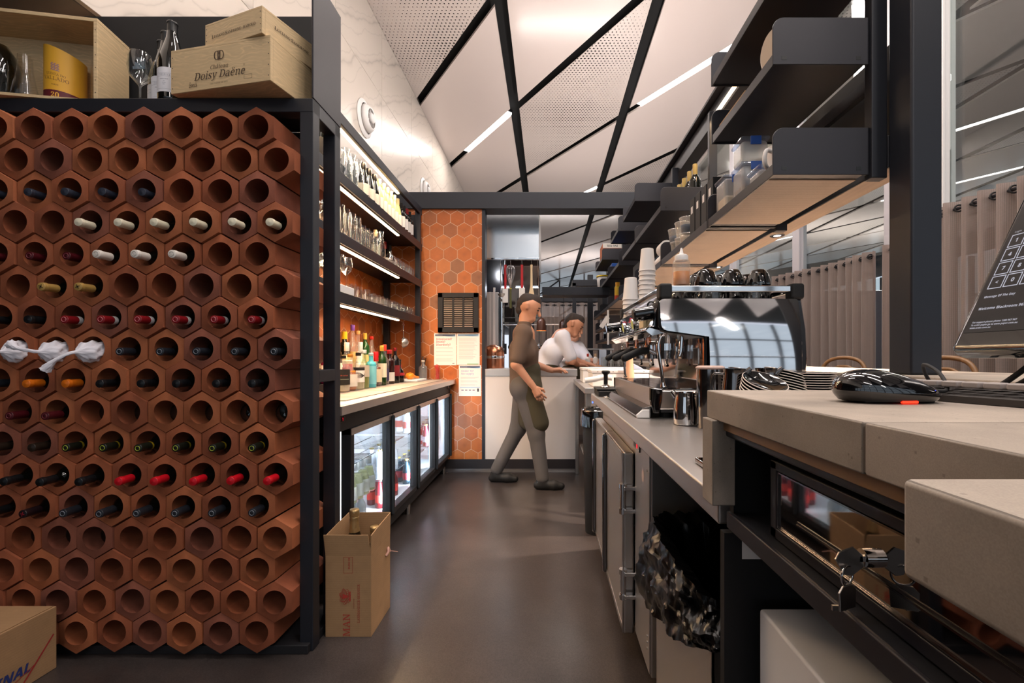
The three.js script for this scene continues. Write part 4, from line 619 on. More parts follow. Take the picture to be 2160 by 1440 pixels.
// under-counter fridge with two steel doors
{
  const f = thing('undercounter_fridge', 'stainless under counter fridge with two hinged doors below the coffee machine', 'fridge', [0, 0, 0]);
  const X = .288, C = .333; obj('cabinet', [rb(C, .95, .12, .86, -1.46, -2.74, .004)], M.steelBrushed, f); obj('side_strip', rb(C - .006, C + .004, .13, .855, -1.465, -1.70, .002), M.steelBrushed, f);
  for (const [k, a, b] of [[0, -1.73, -2.23], [1, -2.245, -2.73]]) { const d = obj('door', rb(X, C - .004, .10, .79, a, b, .008, 3), M.steelBrushed, f); obj('frame_trim', [rb(X - .003, X + .003, .755, .787, a - .004, b + .004, .002), rb(X - .003, X + .003, .103, .125, a - .004, b + .004, .002), rb(X - .003, X + .003, .103, .787, a - .003, a - .022, .002)], M.steel, d); obj('handle', rb(X - .022, X + .004, .11, .785, b + .03, b + .002, .011, 3), M.darkChrome, d); }
  for (const y of [.30, .62]) obj('hinge', [cyl([X - .004, y - .05, -1.712], [X - .004, y + .05, -1.712], .012), cyl([X - .004, y - .056, -1.712], [X - .004, y - .036, -1.712], .015), cyl([X - .004, y + .036, -1.712], [X - .004, y + .056, -1.712], .015), rb(X - .002, C, y - .05, y - .035, -1.69, -1.72, .003), rb(X - .002, C, y + .035, y + .05, -1.69, -1.72, .003)], M.chrome, f);
  const dsp = obj('display', rb(C - .012, C, .815, .85, -1.60, -1.70, .002), M.gloss, f), dg = obj('digits', sheet(.035, .02), std('#200', .5, 0, { emissive: '#ff2030', emissiveIntensity: 1.4 }), dsp); dg.rotation.y = -Math.PI / 2; dg.position.set(C - .0132, .832, -1.635); dg.scale.set(.4, .8, 1);
  const st = obj('sticker', new THREE.CircleGeometry(.022, 20), std('#c9b8b4', .6), f); st.rotation.y = -Math.PI / 2; st.position.set(C - .0068, .745, -1.56);
  obj('foot', [cyl([.38, 0, -1.5], [.38, .13, -1.5], .02), cyl([.9, 0, -1.5], [.9, .13, -1.5], .02), cyl([.38, 0, -2.68], [.38, .13, -2.68], .02), cyl([.9, 0, -2.68], [.9, .13, -2.68], .02)], M.steel, f);
  for (const y of [.2, .22, .24, .5, .78]) obj('rivet', cyl([C - .009, y, -1.49], [C - .005, y, -1.49], .004, .004, 8), M.steel, f);
}
// black cabinet behind the bin
tag(obj('cabinet_panel', [bb(.80, .97, 0, WT - .045, -.74, -1.44)], M.panelBlack), 'black panel behind the bin under the work top', 'panel');
// waste bin with a crumpled black liner
{
  const b = thing('waste_bin', 'steel waste bin lined with a crumpled black bag under the work top', 'bin', [0, 0, 0]);
  const x0 = .305, x1 = .62, z0 = -.86, z1 = -1.33, H = .66; const rim = (k, n) => { const u = k / n * 4, q = Math.floor(u) % 4, f = (u - Math.floor(u)) * 2 - 1, p = [[1, f], [-f, 1], [-1, -f], [f, -1]][q], m = (Math.abs(p[0]) ** 7 + Math.abs(p[1]) ** 7) ** (1 / 7); return [p[0] / m, p[1] / m]; };
  obj('body', [bb(x0 + .01, x0 + .014, 0, H, z0 - .01, z1 + .01), bb(x1 - .014, x1 - .01, 0, H, z0 - .01, z1 + .01), bb(x0 + .01, x1 - .01, 0, H, z0 - .01, z0 - .014), bb(x0 + .01, x1 - .01, 0, H, z1 + .01, z1 + .014), bb(x0 + .01, x1 - .01, 0, .01, z0 - .01, z1 + .01)], M.steelBrushed, b);
  const N = 420, J = 40, pos = [], idx = [];
  for (let j = 0; j <= J; j++) for (let k = 0; k < N; k++) {
    const t = j / J, [c, s] = rim(k, N), ph = k / N * Math.PI * 2, n = fbm(k / N, t * .22, 36, 4) - .5, m = (fbm(k / N + .3, t * .6, 64, 3) - .5) * .8;
    let y, e;     // inside down, over the rim, hanging outside
    if (t < .5) { y = H + .03 - (.5 - t) * 1.0 + .03 * n; e = -.022 - (.5 - t) * .10 + .03 * n; } else { y = H + .03 - (t - .5) * (.16 + .36 * (.5 - .5 * s)) + .03 * n * (1 - t); e = .012 + (c < 0 ? .03 : .015) * Math.sin((t - .5) * 2 * Math.PI * .7) + .045 * n + .016 * m; }
    pos.push((x0 + x1) / 2 + c * ((x1 - x0) / 2 + e), y + .018 * m, (z0 + z1) / 2 + s * ((z0 - z1) / 2 + e));
  }
  for (let j = 0; j < J; j++) for (let k = 0; k < N; k++) { const a = j * N + k, c = j * N + (k + 1) % N; idx.push(a, c, a + N, c, c + N, a + N); }
  const g = new THREE.BufferGeometry(); g.setAttribute('position', new THREE.Float32BufferAttribute(pos, 3)); g.setIndex(idx); g.computeVertexNormals(); obj('liner', toCreasedNormals(g, .9), phys('#050506', .3, { specularIntensity: .7, side: THREE.DoubleSide }), b);
  const s = thing('small_bin', 'small black lined bin between the two benches', 'bin', [.335, 0, -3.02]); obj('body', lathe([[0, 0], [.085, 0], [.105, .8], [.1, .8], [.08, .01], [0, .01]], 28), M.rubber, s); obj('liner', lathe([[.098, .7], [.101, .8], [.107, .815], [.112, .8], [.118, .75], [.116, .70]], 40), M.gloss, s);
}
// ---- customer counter along the concourse side, posts and gantry
tag(obj('bar_counter', [uvm(rb(.985, 1.5, CUST - .04, CUST, -.705, -8.4, .004), .9)], M.concrete), 'long concrete customer counter behind the coffee machine', 'counter');
struct('wall_counter', [bb(.99, 1.1, 0, CUST - .041, -.72, -8.4)], M.panelBlack, 'dark counter front below the concrete top');
{
  const g = thing('shelf_gantry', 'black steel gantry on square posts carrying the hanging shelves', 'gantry', [0, 0, 0]);
  obj('post', rb(1.04, 1.13, CUST, CEIL - .01, -1.30, -1.39, .008, 3), M.steelBlack, g); obj('post', rb(1.04, 1.13, CUST, 2.9, -4.6, -4.69, .008, 3), M.steelBlack, g); obj('post', rb(1.04, 1.13, CUST, 2.9, -8.0, -8.09, .008, 3), M.steelBlack, g);
  obj('beam', [rb(1.04, 1.13, 1.73, 1.83, -1.39, -8.05, .004)], M.steelBlack, g); obj('beam_soffit', bb(1.042, 1.128, 1.7285, 1.731, -1.39, -8.0), M.underWood, g);
  obj('upper_beam', rb(1.04, 1.13, 2.62, 2.74, -1.95, -8.05, .004), M.steelBlack, g); obj('cap_rail', rb(1.0, 1.16, 2.745, 2.765, -1.95, -8.05, .003), M.bracket, g);
  obj('light_strip', rb(1.0, 1.02, 2.606, 2.619, -2.06, -2.76, .003), M.led, g); areaLight(WARM, 60, .02, .68, [1.01, 2.604, -2.41], [1.01, 0, -2.41]);
  obj('back_panel', bb(1.06, 1.07, 1.83, 2.12, -1.40, -2.0), M.matteBlack, g); obj('back_rail', bar([1.03, 2.02, -1.42], [1.03, 2.02, -1.98], .02, .04), M.bracket, g);
  for (const d of [1.404, 1.985, 2.8, 3.63, 4.45, 5.25, 6.05, 6.85]) obj('upright', rb(.992, 1.04, 1.70, d < 1.9 ? CEIL - .02 : 2.66, -d + .012, -d - .022, .003), M.steelBlack, g);
  for (const d of [2.15, 2.9, 3.9]) { obj('downlight', [lathe([[.016, 0], [.032, 0], [.033, .002], [.03, .004], [.018, .006]], 20).translate(1.085, 1.7245, -d)], M.chrome, g); obj('downlight_lens', lathe([[0, 0], [.016, 0], [.016, .003], [0, .003]], 16).translate(1.085, 1.7247, -d), M.tubeLight, g); const s = new THREE.SpotLight(0xffe6cf, 26, 6, 1.0, .7); s.position.set(1.085, 1.722, -d); s.target.position.set(1.02, 0, -d); scene.add(s, s.target); }
}
// one shelf unit: board, lip, two end plates with a rounded corner
function endPlate(d, y) { const s = new THREE.Shape(), X0 = .695, X1 = .992, y0 = y - .012, y1 = y + .134, r = .035; s.moveTo(X1, y0); s.lineTo(X0, y0); s.lineTo(X0, y1 - r); s.absarc(X0 + r, y1 - r, r, Math.PI, Math.PI / 2, true); s.lineTo(X1, y1); s.closePath(); return ext(s, .006, .0015, 8).translate(0, 0, -d - .003); }
function shelfUnit(y, d0, d1, label, under) {
  const u = thing('hanging_shelf', label, 'shelf', [0, 0, 0], 0, 'hanging shelves over the coffee counter');
  obj('board', rb(.702, .985, y - .006, y + .004, -d0 - .004, -d1 + .004, .001, 1), M.bracket, u); obj('lip', rb(.697, .704, y - .012, y + .024, -d0 - .004, -d1 + .004, .002), M.bracket, u); if (under) obj('soffit', uvm(bb(.705, .984, y - .010, y - .006, -d0 - .05, -d1 + .05), .8), M.underWood, u);
  for (const d of [d0 + .003, d1 - .003]) { const p = obj('end_plate', endPlate(d, y), M.bracket, u); for (const x of [.73, .96]) obj('slot', rb(x - .008, x + .008, y + .002, y + .014, -d + .0035, -d + .0025, .0004, 1), M.black, p); }
}
const NTH = ['nearest the post', 'second from the post', 'third from the post', 'fourth from the post', 'fifth from the post', 'sixth from the post', 'seventh from the post'];
[[1.404, 1.985], [1.985, 2.8], [2.8, 3.63], [3.63, 4.45], [4.45, 5.25], [5.25, 6.05], [6.05, 6.85]].forEach(([a, b], k) => shelfUnit(1.726, a, b - .004, `lowest level black metal shelf with pale underside, ${NTH[k]}`, true));
[[1.404, 1.935], [2.8, 3.63], [3.63, 4.25], [4.45, 5.25], [5.25, 6.05], [6.05, 6.85]].forEach(([a, b], k) => shelfUnit(2.066, a, b - .004, `middle level black metal shelf, ${NTH[k]}`, false));
[[1.404, 1.935, 2.312], [3.63, 4.2, 2.41], [4.48, 5.0, 2.41], [5.8, 6.6, 2.41]].forEach(([a, b, y], k) => shelfUnit(y, a, b, `top level black metal shelf, ${NTH[k]}`, false));
// further low shelves in the kitchen seen below the gantry
for (const [k, y] of [[0, 1.52], [1, 1.36]]) shelfUnit(y, 5.4, 6.6, k ? 'lower kitchen shelf under the gantry, beside the chef' : 'upper kitchen shelf under the gantry, beside the chef', true);
const L1 = 1.731, L2 = 2.071, L3 = 2.416;
// ---- things on the shelves
function tubC(x, d, y, w, l, h, label, fillc, lid = '#e9e9ee') { const o = thing('plastic_container', label, 'container', [x, y, -d], rr(-.06, .06)); obj('tub', [rb(-w / 2, w / 2, 0, h, l / 2, -l / 2, .014, 3)], M.plastic, o); if (fillc) obj('contents', rb(-w / 2 + .006, w / 2 - .006, .004, h * .55, l / 2 - .006, -l / 2 + .006, .01, 2), cm(fillc, .7), o); obj('lid', [rb(-w / 2 - .005, w / 2 + .005, h, h + .014, l / 2 + .005, -l / 2 - .005, .006, 2)], tg('#dfe6f2'), o); obj('clip', rb(-w * .2, w * .2, h - .02, h + .012, l / 2 + .004, l / 2 + .009, .002), cm('#2f5fb8', .4), o); return o; }
tubC(.765, 1.90, L1, .09, .10, .15, 'tall clear container of flour at the far end of the near shelf', '#d9c7a6'); tubC(.79, 1.775, L1, .10, .10, .15, 'clear lidded container of brown beans on the near shelf', '#5b3a22'); tubC(.79, 1.775, L1 + .165, .10, .10, .08, 'clear lidded box stacked on the container of beans', null); tubC(.80, 1.655, L1, .10, .09, .09, 'low clear container with blue clip on the near shelf', '#b08b5e');
{ const o = thing('white_jug', 'white plastic jug with loop handle behind the near end plate', 'jug', [.79, L1, -1.53], .5); obj('body', lathe([[0, 0], [.045, 0], [.05, .01], [.053, .12], [.05, .125], [.046, .01], [0, .006]], 26), M.white, o); obj('handle', tube([[-.05, .1, 0], [-.085, .095, 0], [-.09, .05, 0], [-.052, .03, 0]], .007, 18, 8), M.white, o); }
for (let k = 0; k < 4; k++) { const o = thing('box_file', `black upright box file with small white label, ${['first', 'second', 'third', 'fourth'][k]} along the second shelf`, 'box file', [.735, L1, -2.06 - k * .085], rr(-.02, .02), 'black box files on the second shelf'); obj('case', rb(0, .22, 0, .225, .036, -.036, .003), M.matteBlack, o); obj('label_card', bb(-.0012, -.0004, .15, .185, .012, -.014), M.paper, o); }
{ // small deli tubs and cups on the second shelf
  const spots = [[.755, 2.46, 0], [.755, 2.55, 0], [.755, 2.64, 0], [.755, 2.46, 1], [.755, 2.55, 1], [.755, 2.69, 1]]; spots.forEach(([x, d, s], k) => { const o = thing('deli_tub', `small clear deli tub ${s ? 'in the upper layer' : 'in the lower layer'} beside the box files`, 'tub', [x, L1 + s * .088, -d], 0, s ? 'upper deli tubs' : 'lower deli tubs'); obj('tub', lathe([[0, 0], [.031, 0], [.04, .078], [.043, .08], [.043, .085], [0, .085]], 22), M.milky, o); if (k % 2) obj('contents', lathe([[0, .002], [.029, .002], [.034, .045], [0, .045]], 18), cm('#2f4a6a', .6), o); });
  const cup = lathe([[0, .094], [.0255, .094], [.026, .092], [.036, .003], [.0385, .003], [.0385, 0], [.034, 0], [.0245, .09], [0, .09]], 26); for (let k = 0; k < 6; k++) tag(obj('paper_cup', cup.clone().translate(.86, L1 + .0005 + k * .016, -2.62), M.white), 'white paper cup in the upturned stack behind the deli tubs', 'cup', 'upturned cups behind the deli tubs');
  for (let k = 0; k < 6; k++) tag(obj('paper_cup', cup.clone().translate(.90, L1 + .0005 + k * .02, -2.46), M.white), 'white paper cup in the stack beside the box files', 'cup', 'upturned cups beside the box files');
}
for (let k = 0; k < 6; k++) bottle('wine_bottle', `wine bottle with gold capsule in the row on the middle shelf, ${['nearest the post', 'second from the post', 'third from the post', 'fourth', 'fifth', 'sixth and red capped'][k]}`, 'bottle', [.94, L2, -2.9 - k * .115], { h: .31, r: .037, dark: true, glass: '#0d0f0a', cap: k === 5 ? '#b01820' : '#c9ad68', capH: .26, paper: '#23241c', paperY: [.1, .35], group: 'gold capsule bottles on the middle shelf' });
{ // steel tray and cardboard on the middle near shelf
  const t = thing('steel_tray', 'pale oval serving tray tilted on the near middle shelf', 'tray', [.76, L2 + .004, -1.50]); const s = new THREE.Shape(); s.absellipse(0, 0, .075, .05, 0, Math.PI * 2); obj('dish', ext(s, .03, .008, 24).rotateZ(Math.PI / 2).rotateY(-Math.PI / 2 + .5).translate(0, .078, 0), std('#b9a794', .4, .5), t);
  for (let k = 0; k < 5; k++) tag(obj('flat_carton', uvm(rb(.72, .94, L2 + .0005 + k * .011, L2 + .0105 + k * .011, -1.66, -1.91, .001, 1), .3), M.card), `folded brown carton on the near middle shelf, ${['lowest', 'second', 'third', 'fourth', 'topmost'][k]} of the pile`, 'carton', 'folded cartons on the middle shelf');
}
// third shelf unit: cup tower neighbours; further along: foil box, tub, can, machine
for (let k = 0; k < 3; k++) tag(obj('napkin_roll', new THREE.CylinderGeometry(.045, .045, .1, 20).rotateX(Math.PI / 2).translate(.76, L1 + .046 + (k === 2 ? .078 : 0), -2.9 - (k === 2 ? .05 : k * .1)), M.white), 'white paper roll on the lowest shelf behind the paper cup tower', 'roll', 'paper rolls on the lowest shelf');
{
  const foil = ctex(512, 384, (x, w, h) => { x.fillStyle = '#e86a10'; x.fillRect(0, 0, w, h); x.fillStyle = '#d9d4cc'; x.fillRect(0, 0, w, h * .3); x.save(); x.translate(w * .5, h * .16); x.rotate(Math.PI); x.fillStyle = '#222'; x.font = 'bold 70px sans-serif'; x.textAlign = 'center'; x.textBaseline = 'middle'; x.fillText('ING FOIL', 0, 0); x.restore(); x.fillStyle = '#1d1a19'; x.fillRect(0, h * .33, w * .62, h * .26); x.fillStyle = '#e9e2da'; x.font = 'italic bold 76px serif'; x.fillText('Capri', 40, h * .53); x.fillStyle = '#1d1a19'; x.font = 'bold 90px sans-serif'; x.fillText('C', w * .82, h * .74); x.fillStyle = '#e3ddd6'; x.beginPath(); x.arc(w * .58, h * .76, 30, 0, 7); x.fill(); });
  const o = tag(obj('foil_box', new THREE.BoxGeometry(.24, .2, .32).translate(.83, L3 + .1005, -6.0), [0, 1, 2, 3, 4, 5].map(k => k === 4 ? new THREE.MeshStandardMaterial({ map: foil, roughness: .55 }) : cm('#c9601a', .6))), 'orange cooking foil box on the far top shelf', 'box');
  tag(obj('blue_box', rb(.75, .9, L2 + .0005, L2 + .18, -5.3, -5.5, .004), cm('#1f57b0', .5)), 'blue box standing under the orange foil box', 'box');
  const tub = thing('yellow_lid_tub', 'white tub with yellow lid on the far middle shelf', 'tub', [.76, L2, -6.2]); obj('tub', lathe([[0, 0], [.075, 0], [.09, .17], [0, .17]], 26), M.white, tub); obj('lid', lathe([[0, .168], [.095, .168], [.095, .19], [0, .192]], 26), cm('#e6c21a', .4), tub);
  const can = thing('spray_can', 'yellow spray can on the lowest shelf beyond the cup tower', 'can', [.77, L1, -5.0]); obj('body', lathe([[0, 0], [.034, 0], [.034, .19], [.026, .205], [0, .205]], 22), cm('#d9b21c', .35), can); obj('cap', lathe([[.022, .2], [.026, .205], [.026, .245], [0, .247]], 18), cm('#e0a01a', .4), can); obj('print', new THREE.CylinderGeometry(.0344, .0344, .06, 22, 1, true).translate(0, .07, 0), cm('#b03a1c', .5), can);
  tag(obj('black_box', rb(.74, .93, L1 + .0005, L1 + .2, -3.68, -3.95, .006), M.matteBlack), 'black box on the lowest shelf behind the paper cup tower', 'box');
  tag(obj('black_box', rb(.74, .9, L1 + .0005, L1 + .11, -4.5, -4.7, .006), M.rubber), 'small black box beside the spray can', 'box');
  tag(obj('steel_container', rb(.72, .9, 1.5255, 1.68, -5.5, -5.8, .012, 3), M.chrome), 'polished steel container on the upper kitchen shelf', 'container');
  tag(obj('steel_container', rb(.72, .88, 1.3655, 1.5, -5.95, -6.3, .012, 3), M.chrome), 'polished steel container on the lower kitchen shelf', 'container');
  tubC(.78, 6.2, 1.526, .12, .12, .14, 'clear tub with blue lid clip on the upper kitchen shelf', '#d9d0c4');
  tag(obj('white_bracket', [bar([.70, 1.70, -5.26], [.70, 1.30, -5.26], .02, .02), bar([.70, 1.62, -5.27], [.62, 1.50, -5.27], .02, .05)], M.white), 'white ticket rail bracket hanging below the far shelves', 'bracket');
}
// ---- crockery behind the slab
const plateGeo = (r, h) => lathe([[0, .002], [r * .55, .001], [r * .6, 0], [r * .97, h], [r, h + .0012], [r * .97, h + .0035], [r * .6, .005], [0, .005]], 36), rimGeo = (r, h) => new THREE.TorusGeometry(r, .0013, 6, 40).rotateX(Math.PI / 2).translate(0, h + .0018, 0);
const plate = (x, y, z, r, h, label, group, tilt = [0, 0]) => { const o = thing('plate', label, 'plate', [x, y, z], 0, group); obj('dish', plateGeo(r, h), M.gloss, o); obj('rim', rimGeo(r, h), cm('#d8c9be', .5), o); o.rotation.set(tilt[0], 0, tilt[1]); return o; };
const CR = 1.0225;
for (let k = 0; k < 10; k++) plate(.865 + rr(-.002, .002), CR + k * .0076, -1.48, .066, .008, 'black saucer in the level stack with pale rims', 'stacked black saucers');
for (let k = 0; k < 8; k++) plate(.725 - k * .002 + .012, CR + .012 + k * .0085, -1.40, .055, .012, 'black saucer in the leaning stack against the machine leg', 'leaning black saucers', [0, -.25]);
for (let k = 0; k < 5; k++) plate(.528 + .003 * k, CR + .022 + k * .0075, -1.13 - .003 * k, .054, .017, 'black bowl in the tilted stack behind the counter slab', 'tilted black bowls', [.42, -.12]);
for (let k = 0; k < 5; k++) plate(.625, CR + .001 + k * .0105, -1.42, .066, .018, 'black bowl in the level stack behind the tilted bowls', 'level black bowls');
for (let k = 0; k < 2; k++) plate(.523, CR + k * .009, -.975, .055, .008, 'wide black plate in front of the stacked saucers', 'wide black plates');
{ // small dark milk jugs lying by the machine
  for (const [x, z, w] of [[.488, -1.19, 'nearer the machine'], [.60, -1.25, 'nearer the bowls']]) { const o = thing('dark_jug', `dark steel milk jug behind the slab, ${w}`, 'jug', [x, CR, z], -.5); obj('body', lathe([[0, 0], [.036, 0], [.038, .006], [.036, .06], [.031, .1], [.034, .118], [.0325, .118], [.0295, .1], [.034, .06], [.035, .008], [0, .006]], 30), M.darkChrome, o); obj('spout', cyl([.028, .1, .0], [.048, .12, 0], .012, .006), M.darkChrome, o); obj('handle', tube([[-.03, .1, 0], [-.06, .1, 0], [-.062, .05, 0], [-.036, .03, 0]], .004, 16, 6), M.darkChrome, o); o.scale.setScalar(.84); }
  tag(obj('takeaway_disc', lathe([[0, 0], [.042, 0], [.043, .006], [.036, .01], [0, .009]], 28).translate(.50, WT + .18, -1.40), cm('#cdb1a6', .6)), 'pale pink cup lid beside the dark jugs', 'lid');
  const tin = tag(obj('grinder_dish', lathe([[0, 0], [.04, 0], [.04, .179], [.036, .1795], [0, .1795]], 24).translate(.50, WT + .0005, -1.40), M.darkChrome), 'dark steel canister under the pale cup lid', 'canister');
}
// ---- milk jug in front of the machine, tamper, mat, cloth, tubs
{
  const o = thing('milk_jug', 'polished steel milk jug on the work top in front of the coffee machine', 'jug', [.443, WT + .0005, -1.46], 2.5); obj('body', lathe([[0, 0], [.034, 0], [.038, .004], [.039, .02], [.037, .06], [.033, .088], [.035, .103], [.0335, .103], [.0315, .088], [.0355, .06], [.037, .02], [.035, .006], [0, .004]], 36), M.chrome, o); obj('spout', cyl([.029, .088, 0], [.046, .105, 0], .012, .007), M.chrome, o); obj('handle', tube([[-.033, .092, 0], [-.06, .09, 0], [-.062, .045, 0], [-.036, .02, 0]], .0045, 18, 6), M.chrome, o);
  const t = thing('tamper', 'black handled tamper standing on its holder past the coffee machine', 'tamper', [.335, WT + .0415, -2.62]); obj('base', lathe([[0, 0], [.029, 0], [.029, .008], [.012, .02], [0, .022]], 24), M.chrome, t); obj('grip', lathe([[.012, .018], [.0125, .07], [.014, .078], [.024, .084], [.025, .094], [.018, .1], [0, .101]], 24), M.black, t);
  tag(obj('tamper_station', [rb(.28, .46, WT + .0005, WT + .03, -2.5, -2.735, .006), rb(.275, .42, WT + .03, WT + .041, -2.53, -2.73, .004)], M.rubber), 'black tamping station at the end of the work top', 'station');
  tag(obj('steel_ring', new THREE.TorusGeometry(.04, .004, 8, 30).rotateX(Math.PI / 2).translate(.34, WT + .005, -2.43), M.chrome), 'steel ring lying on the work top near the tamper', 'ring');
  const mk = (x, z, w, l, h, lab) => { const q = thing('white_tub', lab, 'tub', [x, WT + .0005, z], 0); obj('tub', rb(0, w, 0, h, 0, -l, .008, 2), M.white, q); obj('lid', rb(-.006, w + .006, h, h + .022, .006, -l - .006, .005, 2), cm('#e4dcd8', .5), q); for (let k = 0; k < 4; k++) obj('rivet', cyl([.04 + k * (w - .08) / 3, h + .011, .0062], [.04 + k * (w - .08) / 3, h + .011, .0075], .003, .003, 8), M.bracket, q); };
  mk(.33, -3.36, .42, .34, .1, 'large lidded white tub on the bench, nearer the coffee machine'); mk(.30, -3.86, .42, .34, .105, 'large lidded white tub on the bench, nearer the kitchen pass');
  const c = tag(obj('cloth', toCreasedNormals(tube([[.27, WT + .05, -3.26], [.33, WT + .06, -3.25], [.4, WT + .075, -3.25], [.46, WT + .07, -3.24]], .02, 24, 10), 2), M.white), 'white cloth draped on the tub edge near the tamper', 'cloth');
  const bc = new THREE.BufferGeometry(); tag(obj('folded_cloth', [ext([[0, 0], [.12, 0], [.09, .02], [.03, .05]], .12, .006).translate(.62, WT + .1235, -3.6)], cm('#a9b4cc', .85)), 'blue checked cloth heaped on the white tub', 'cloth');
  const f = tag(obj('phone', rb(.30, .36, WT + .0005, WT + .012, -.83, -.93, .004), M.gloss), 'black phone shaped terminal lying near the end of the work top', 'device');
  tag(obj('card_reader', [rb(.34, .42, WT + .013, WT + .016, -.84, -.9, .001)], M.paper), 'white paper slip lying beside the phone on the work top', 'paper');
  tag(obj('blue_light', rb(.2675, .276, WT - .06, WT - .05, -2.745, -2.752, .002), std('#3040ff', .4, 0, { emissive: '#4060ff', emissiveIntensity: 4 })), 'tiny blue indicator light at the end of the work top', 'light');
}
// ================================================================ coffee machine
const clipTo = (poly, x0, x1, y0, y1) => clipPoly(poly, x0, x1, y0, y1);
{
  const m = thing('espresso_machine', 'large chrome three group espresso machine on the work top', 'coffee machine', [0, 0, 0]);
  const Z0 = -1.6, Z1 = -2.48, prof = [[.40, 1.353], [.40, 1.262], [.415, 1.245], [.56, 1.222], [.56, 1.0], [.86, 1.0], [.875, 1.353]];
  obj('body', ext(prof, Z0 - Z1 - .03).translate(0, 0, Z1 + .015), M.steel, m);
  const sp = new THREE.Shape(); sp.moveTo(.41, 1.356); sp.lineTo(.868, 1.356); sp.quadraticCurveTo(.878, 1.356, .878, 1.345); sp.lineTo(.866, .985); sp.lineTo(.553, .985); sp.lineTo(.553, 1.222); sp.lineTo(.418, 1.242); sp.quadraticCurveTo(.393, 1.247, .393, 1.27); sp.lineTo(.393, 1.34); sp.quadraticCurveTo(.394, 1.355, .41, 1.356); 
  for (const z of [Z0, Z1 + .018]) { const p = obj('side_panel', ext(sp, .018, .006, 10).translate(0, 0, z - .018), M.chrome, m);
    if (z === Z0) { const poly = sp.getPoints(12).map(q => [q.x, q.y]), pos = [], nor = [], N = 40; const zz = (x, y) => Z0 + .002 + .6 * (.0655 - (y - 1.10) ** 2) + .012 * (1 - ((x - .64) / .25) ** 2); const put = (x, y) => { pos.push(x, y, zz(x, y)); const n = new THREE.Vector3(-(zz(x + .001, y) - zz(x - .001, y)) / .002, -(zz(x, y + .001) - zz(x, y - .001)) / .002, 1).normalize(); nor.push(n.x, n.y, n.z); };
      for (let i = 0; i < N; i++) for (let j = 0; j < N; j++) { const x0 = .393 + .485 * i / N, x1 = .393 + .485 * (i + 1) / N, y0 = .985 + .371 * j / N, y1 = .985 + .371 * (j + 1) / N, c = clipTo(poly, x0, x1, y0, y1); for (let k = 1; k < c.length - 1; k++) { { const q = [c[0], c[k], c[k + 1]], ar = (q[1][0] - q[0][0]) * (q[2][1] - q[0][1]) - (q[2][0] - q[0][0]) * (q[1][1] - q[0][1]); if (ar < 0) q.reverse(); q.forEach(v => put(...v)); } } }
      const g = new THREE.BufferGeometry(); g.setAttribute('position', new THREE.Float32BufferAttribute(pos, 3)); g.setAttribute('normal', new THREE.Float32BufferAttribute(nor, 3)); obj('curved_skin', g, M.chrome, p); } if (z === Z0) obj('edge_trim', [tube([[.393, 1.345, z - .004], [.393, 1.27, z - .004], [.4, 1.25, z - .004], [.42, 1.242, z - .004], [.55, 1.222, z - .004], [.5535, 1.215, z - .004], [.5545, 1.1, z - .004], [.55, .99, z - .004]], .0035, 60, 6)], M.black, p); }
  obj('backsplash', bb(.552, .558, 1.0, 1.225, Z0 - .02, Z1 + .02), M.chrome, m);
  obj('control_panel', ext([[.398, 1.355], [.372, 1.262], [.40, 1.25], [.41, 1.355]], Z0 - Z1 - .04, .003).translate(0, 0, Z1 + .02), M.gloss, m);
  obj('front_rail', [tube([[.36, 1.248, Z0 - .01], [.358, 1.247, (Z0 + Z1) / 2], [.36, 1.248, Z1 + .01]], .012, 20, 10), ext([[.36, 1.258], [.345, 1.245], [.37, 1.225], [.42, 1.24]], Z0 - Z1 - .02, .002).translate(0, 0, Z1 + .01)], M.chrome, m);
  const red = ctex(256, 96, (x, w, h) => { x.fillStyle = '#b3122a'; x.font = 'italic bold 74px serif'; x.textAlign = 'center'; x.fillStyle = '#e0455a'; x.fillText('Crem', w / 2, 70); }), redM = new THREE.MeshStandardMaterial({ map: red, transparent: true, emissive: '#e0455a', emissiveMap: red, emissiveIntensity: .25 });
  for (const z of [-1.86, -2.10, -2.3]) { const s = obj('script', sheet(.12, .045), redM, m); s.rotation.order = 'YXZ'; s.rotation.y = -Math.PI / 2; s.rotation.x = -.27; s.position.set(.384, 1.323, z); const b = obj('button_cluster', [...Array(7)].map((_, k) => cyl([.0, 0, 0], [-.006, 0, 0], .006, .006, 10).translate(.372, 1.28 + .014 * Math.sin(k * .9), z + .014 * Math.cos(k * .9) - .02)), M.chrome, m); }
  for (const z of [-1.98, -2.22]) { obj('gauge', [cyl([.38, 1.295, z], [.368, 1.293, z], .026, .026, 24)], M.chrome, m); obj('gauge_face', cyl([.3695, 1.2935, z], [.3672, 1.2931, z], .021, .021, 24), cm('#c8cf7a', .5), m); }
  obj('timer_card', rb(.365, .378, 1.265, 1.335, -1.74, -1.82, .003), cm('#d9c49a', .5), m);
  for (const z of [-1.665, -2.42]) { const k = obj('steam_knob', [cyl([.385, 1.315, z], [.318, 1.305, z], .025, .025, 20), cyl([.318, 1.305, z], [.312, 1.304, z], .025, .021, 20)], M.gloss, m); }
  [-1.80, -2.045, -2.29].forEach(z => {
    const g = obj('group_head', [cyl([.47, 1.245, z], [.47, 1.205, z], .044, .042, 26), cyl([.47, 1.205, z], [.47, 1.175, z], .036, .036, 26), cyl([.43, 1.225, z], [.40, 1.222, z], .02, .02, 14)], M.chrome, m); obj('copper_collar', cyl([.405, 1.222, z], [.397, 1.2215, z], .0205, .0205, 14), M.copper, g);
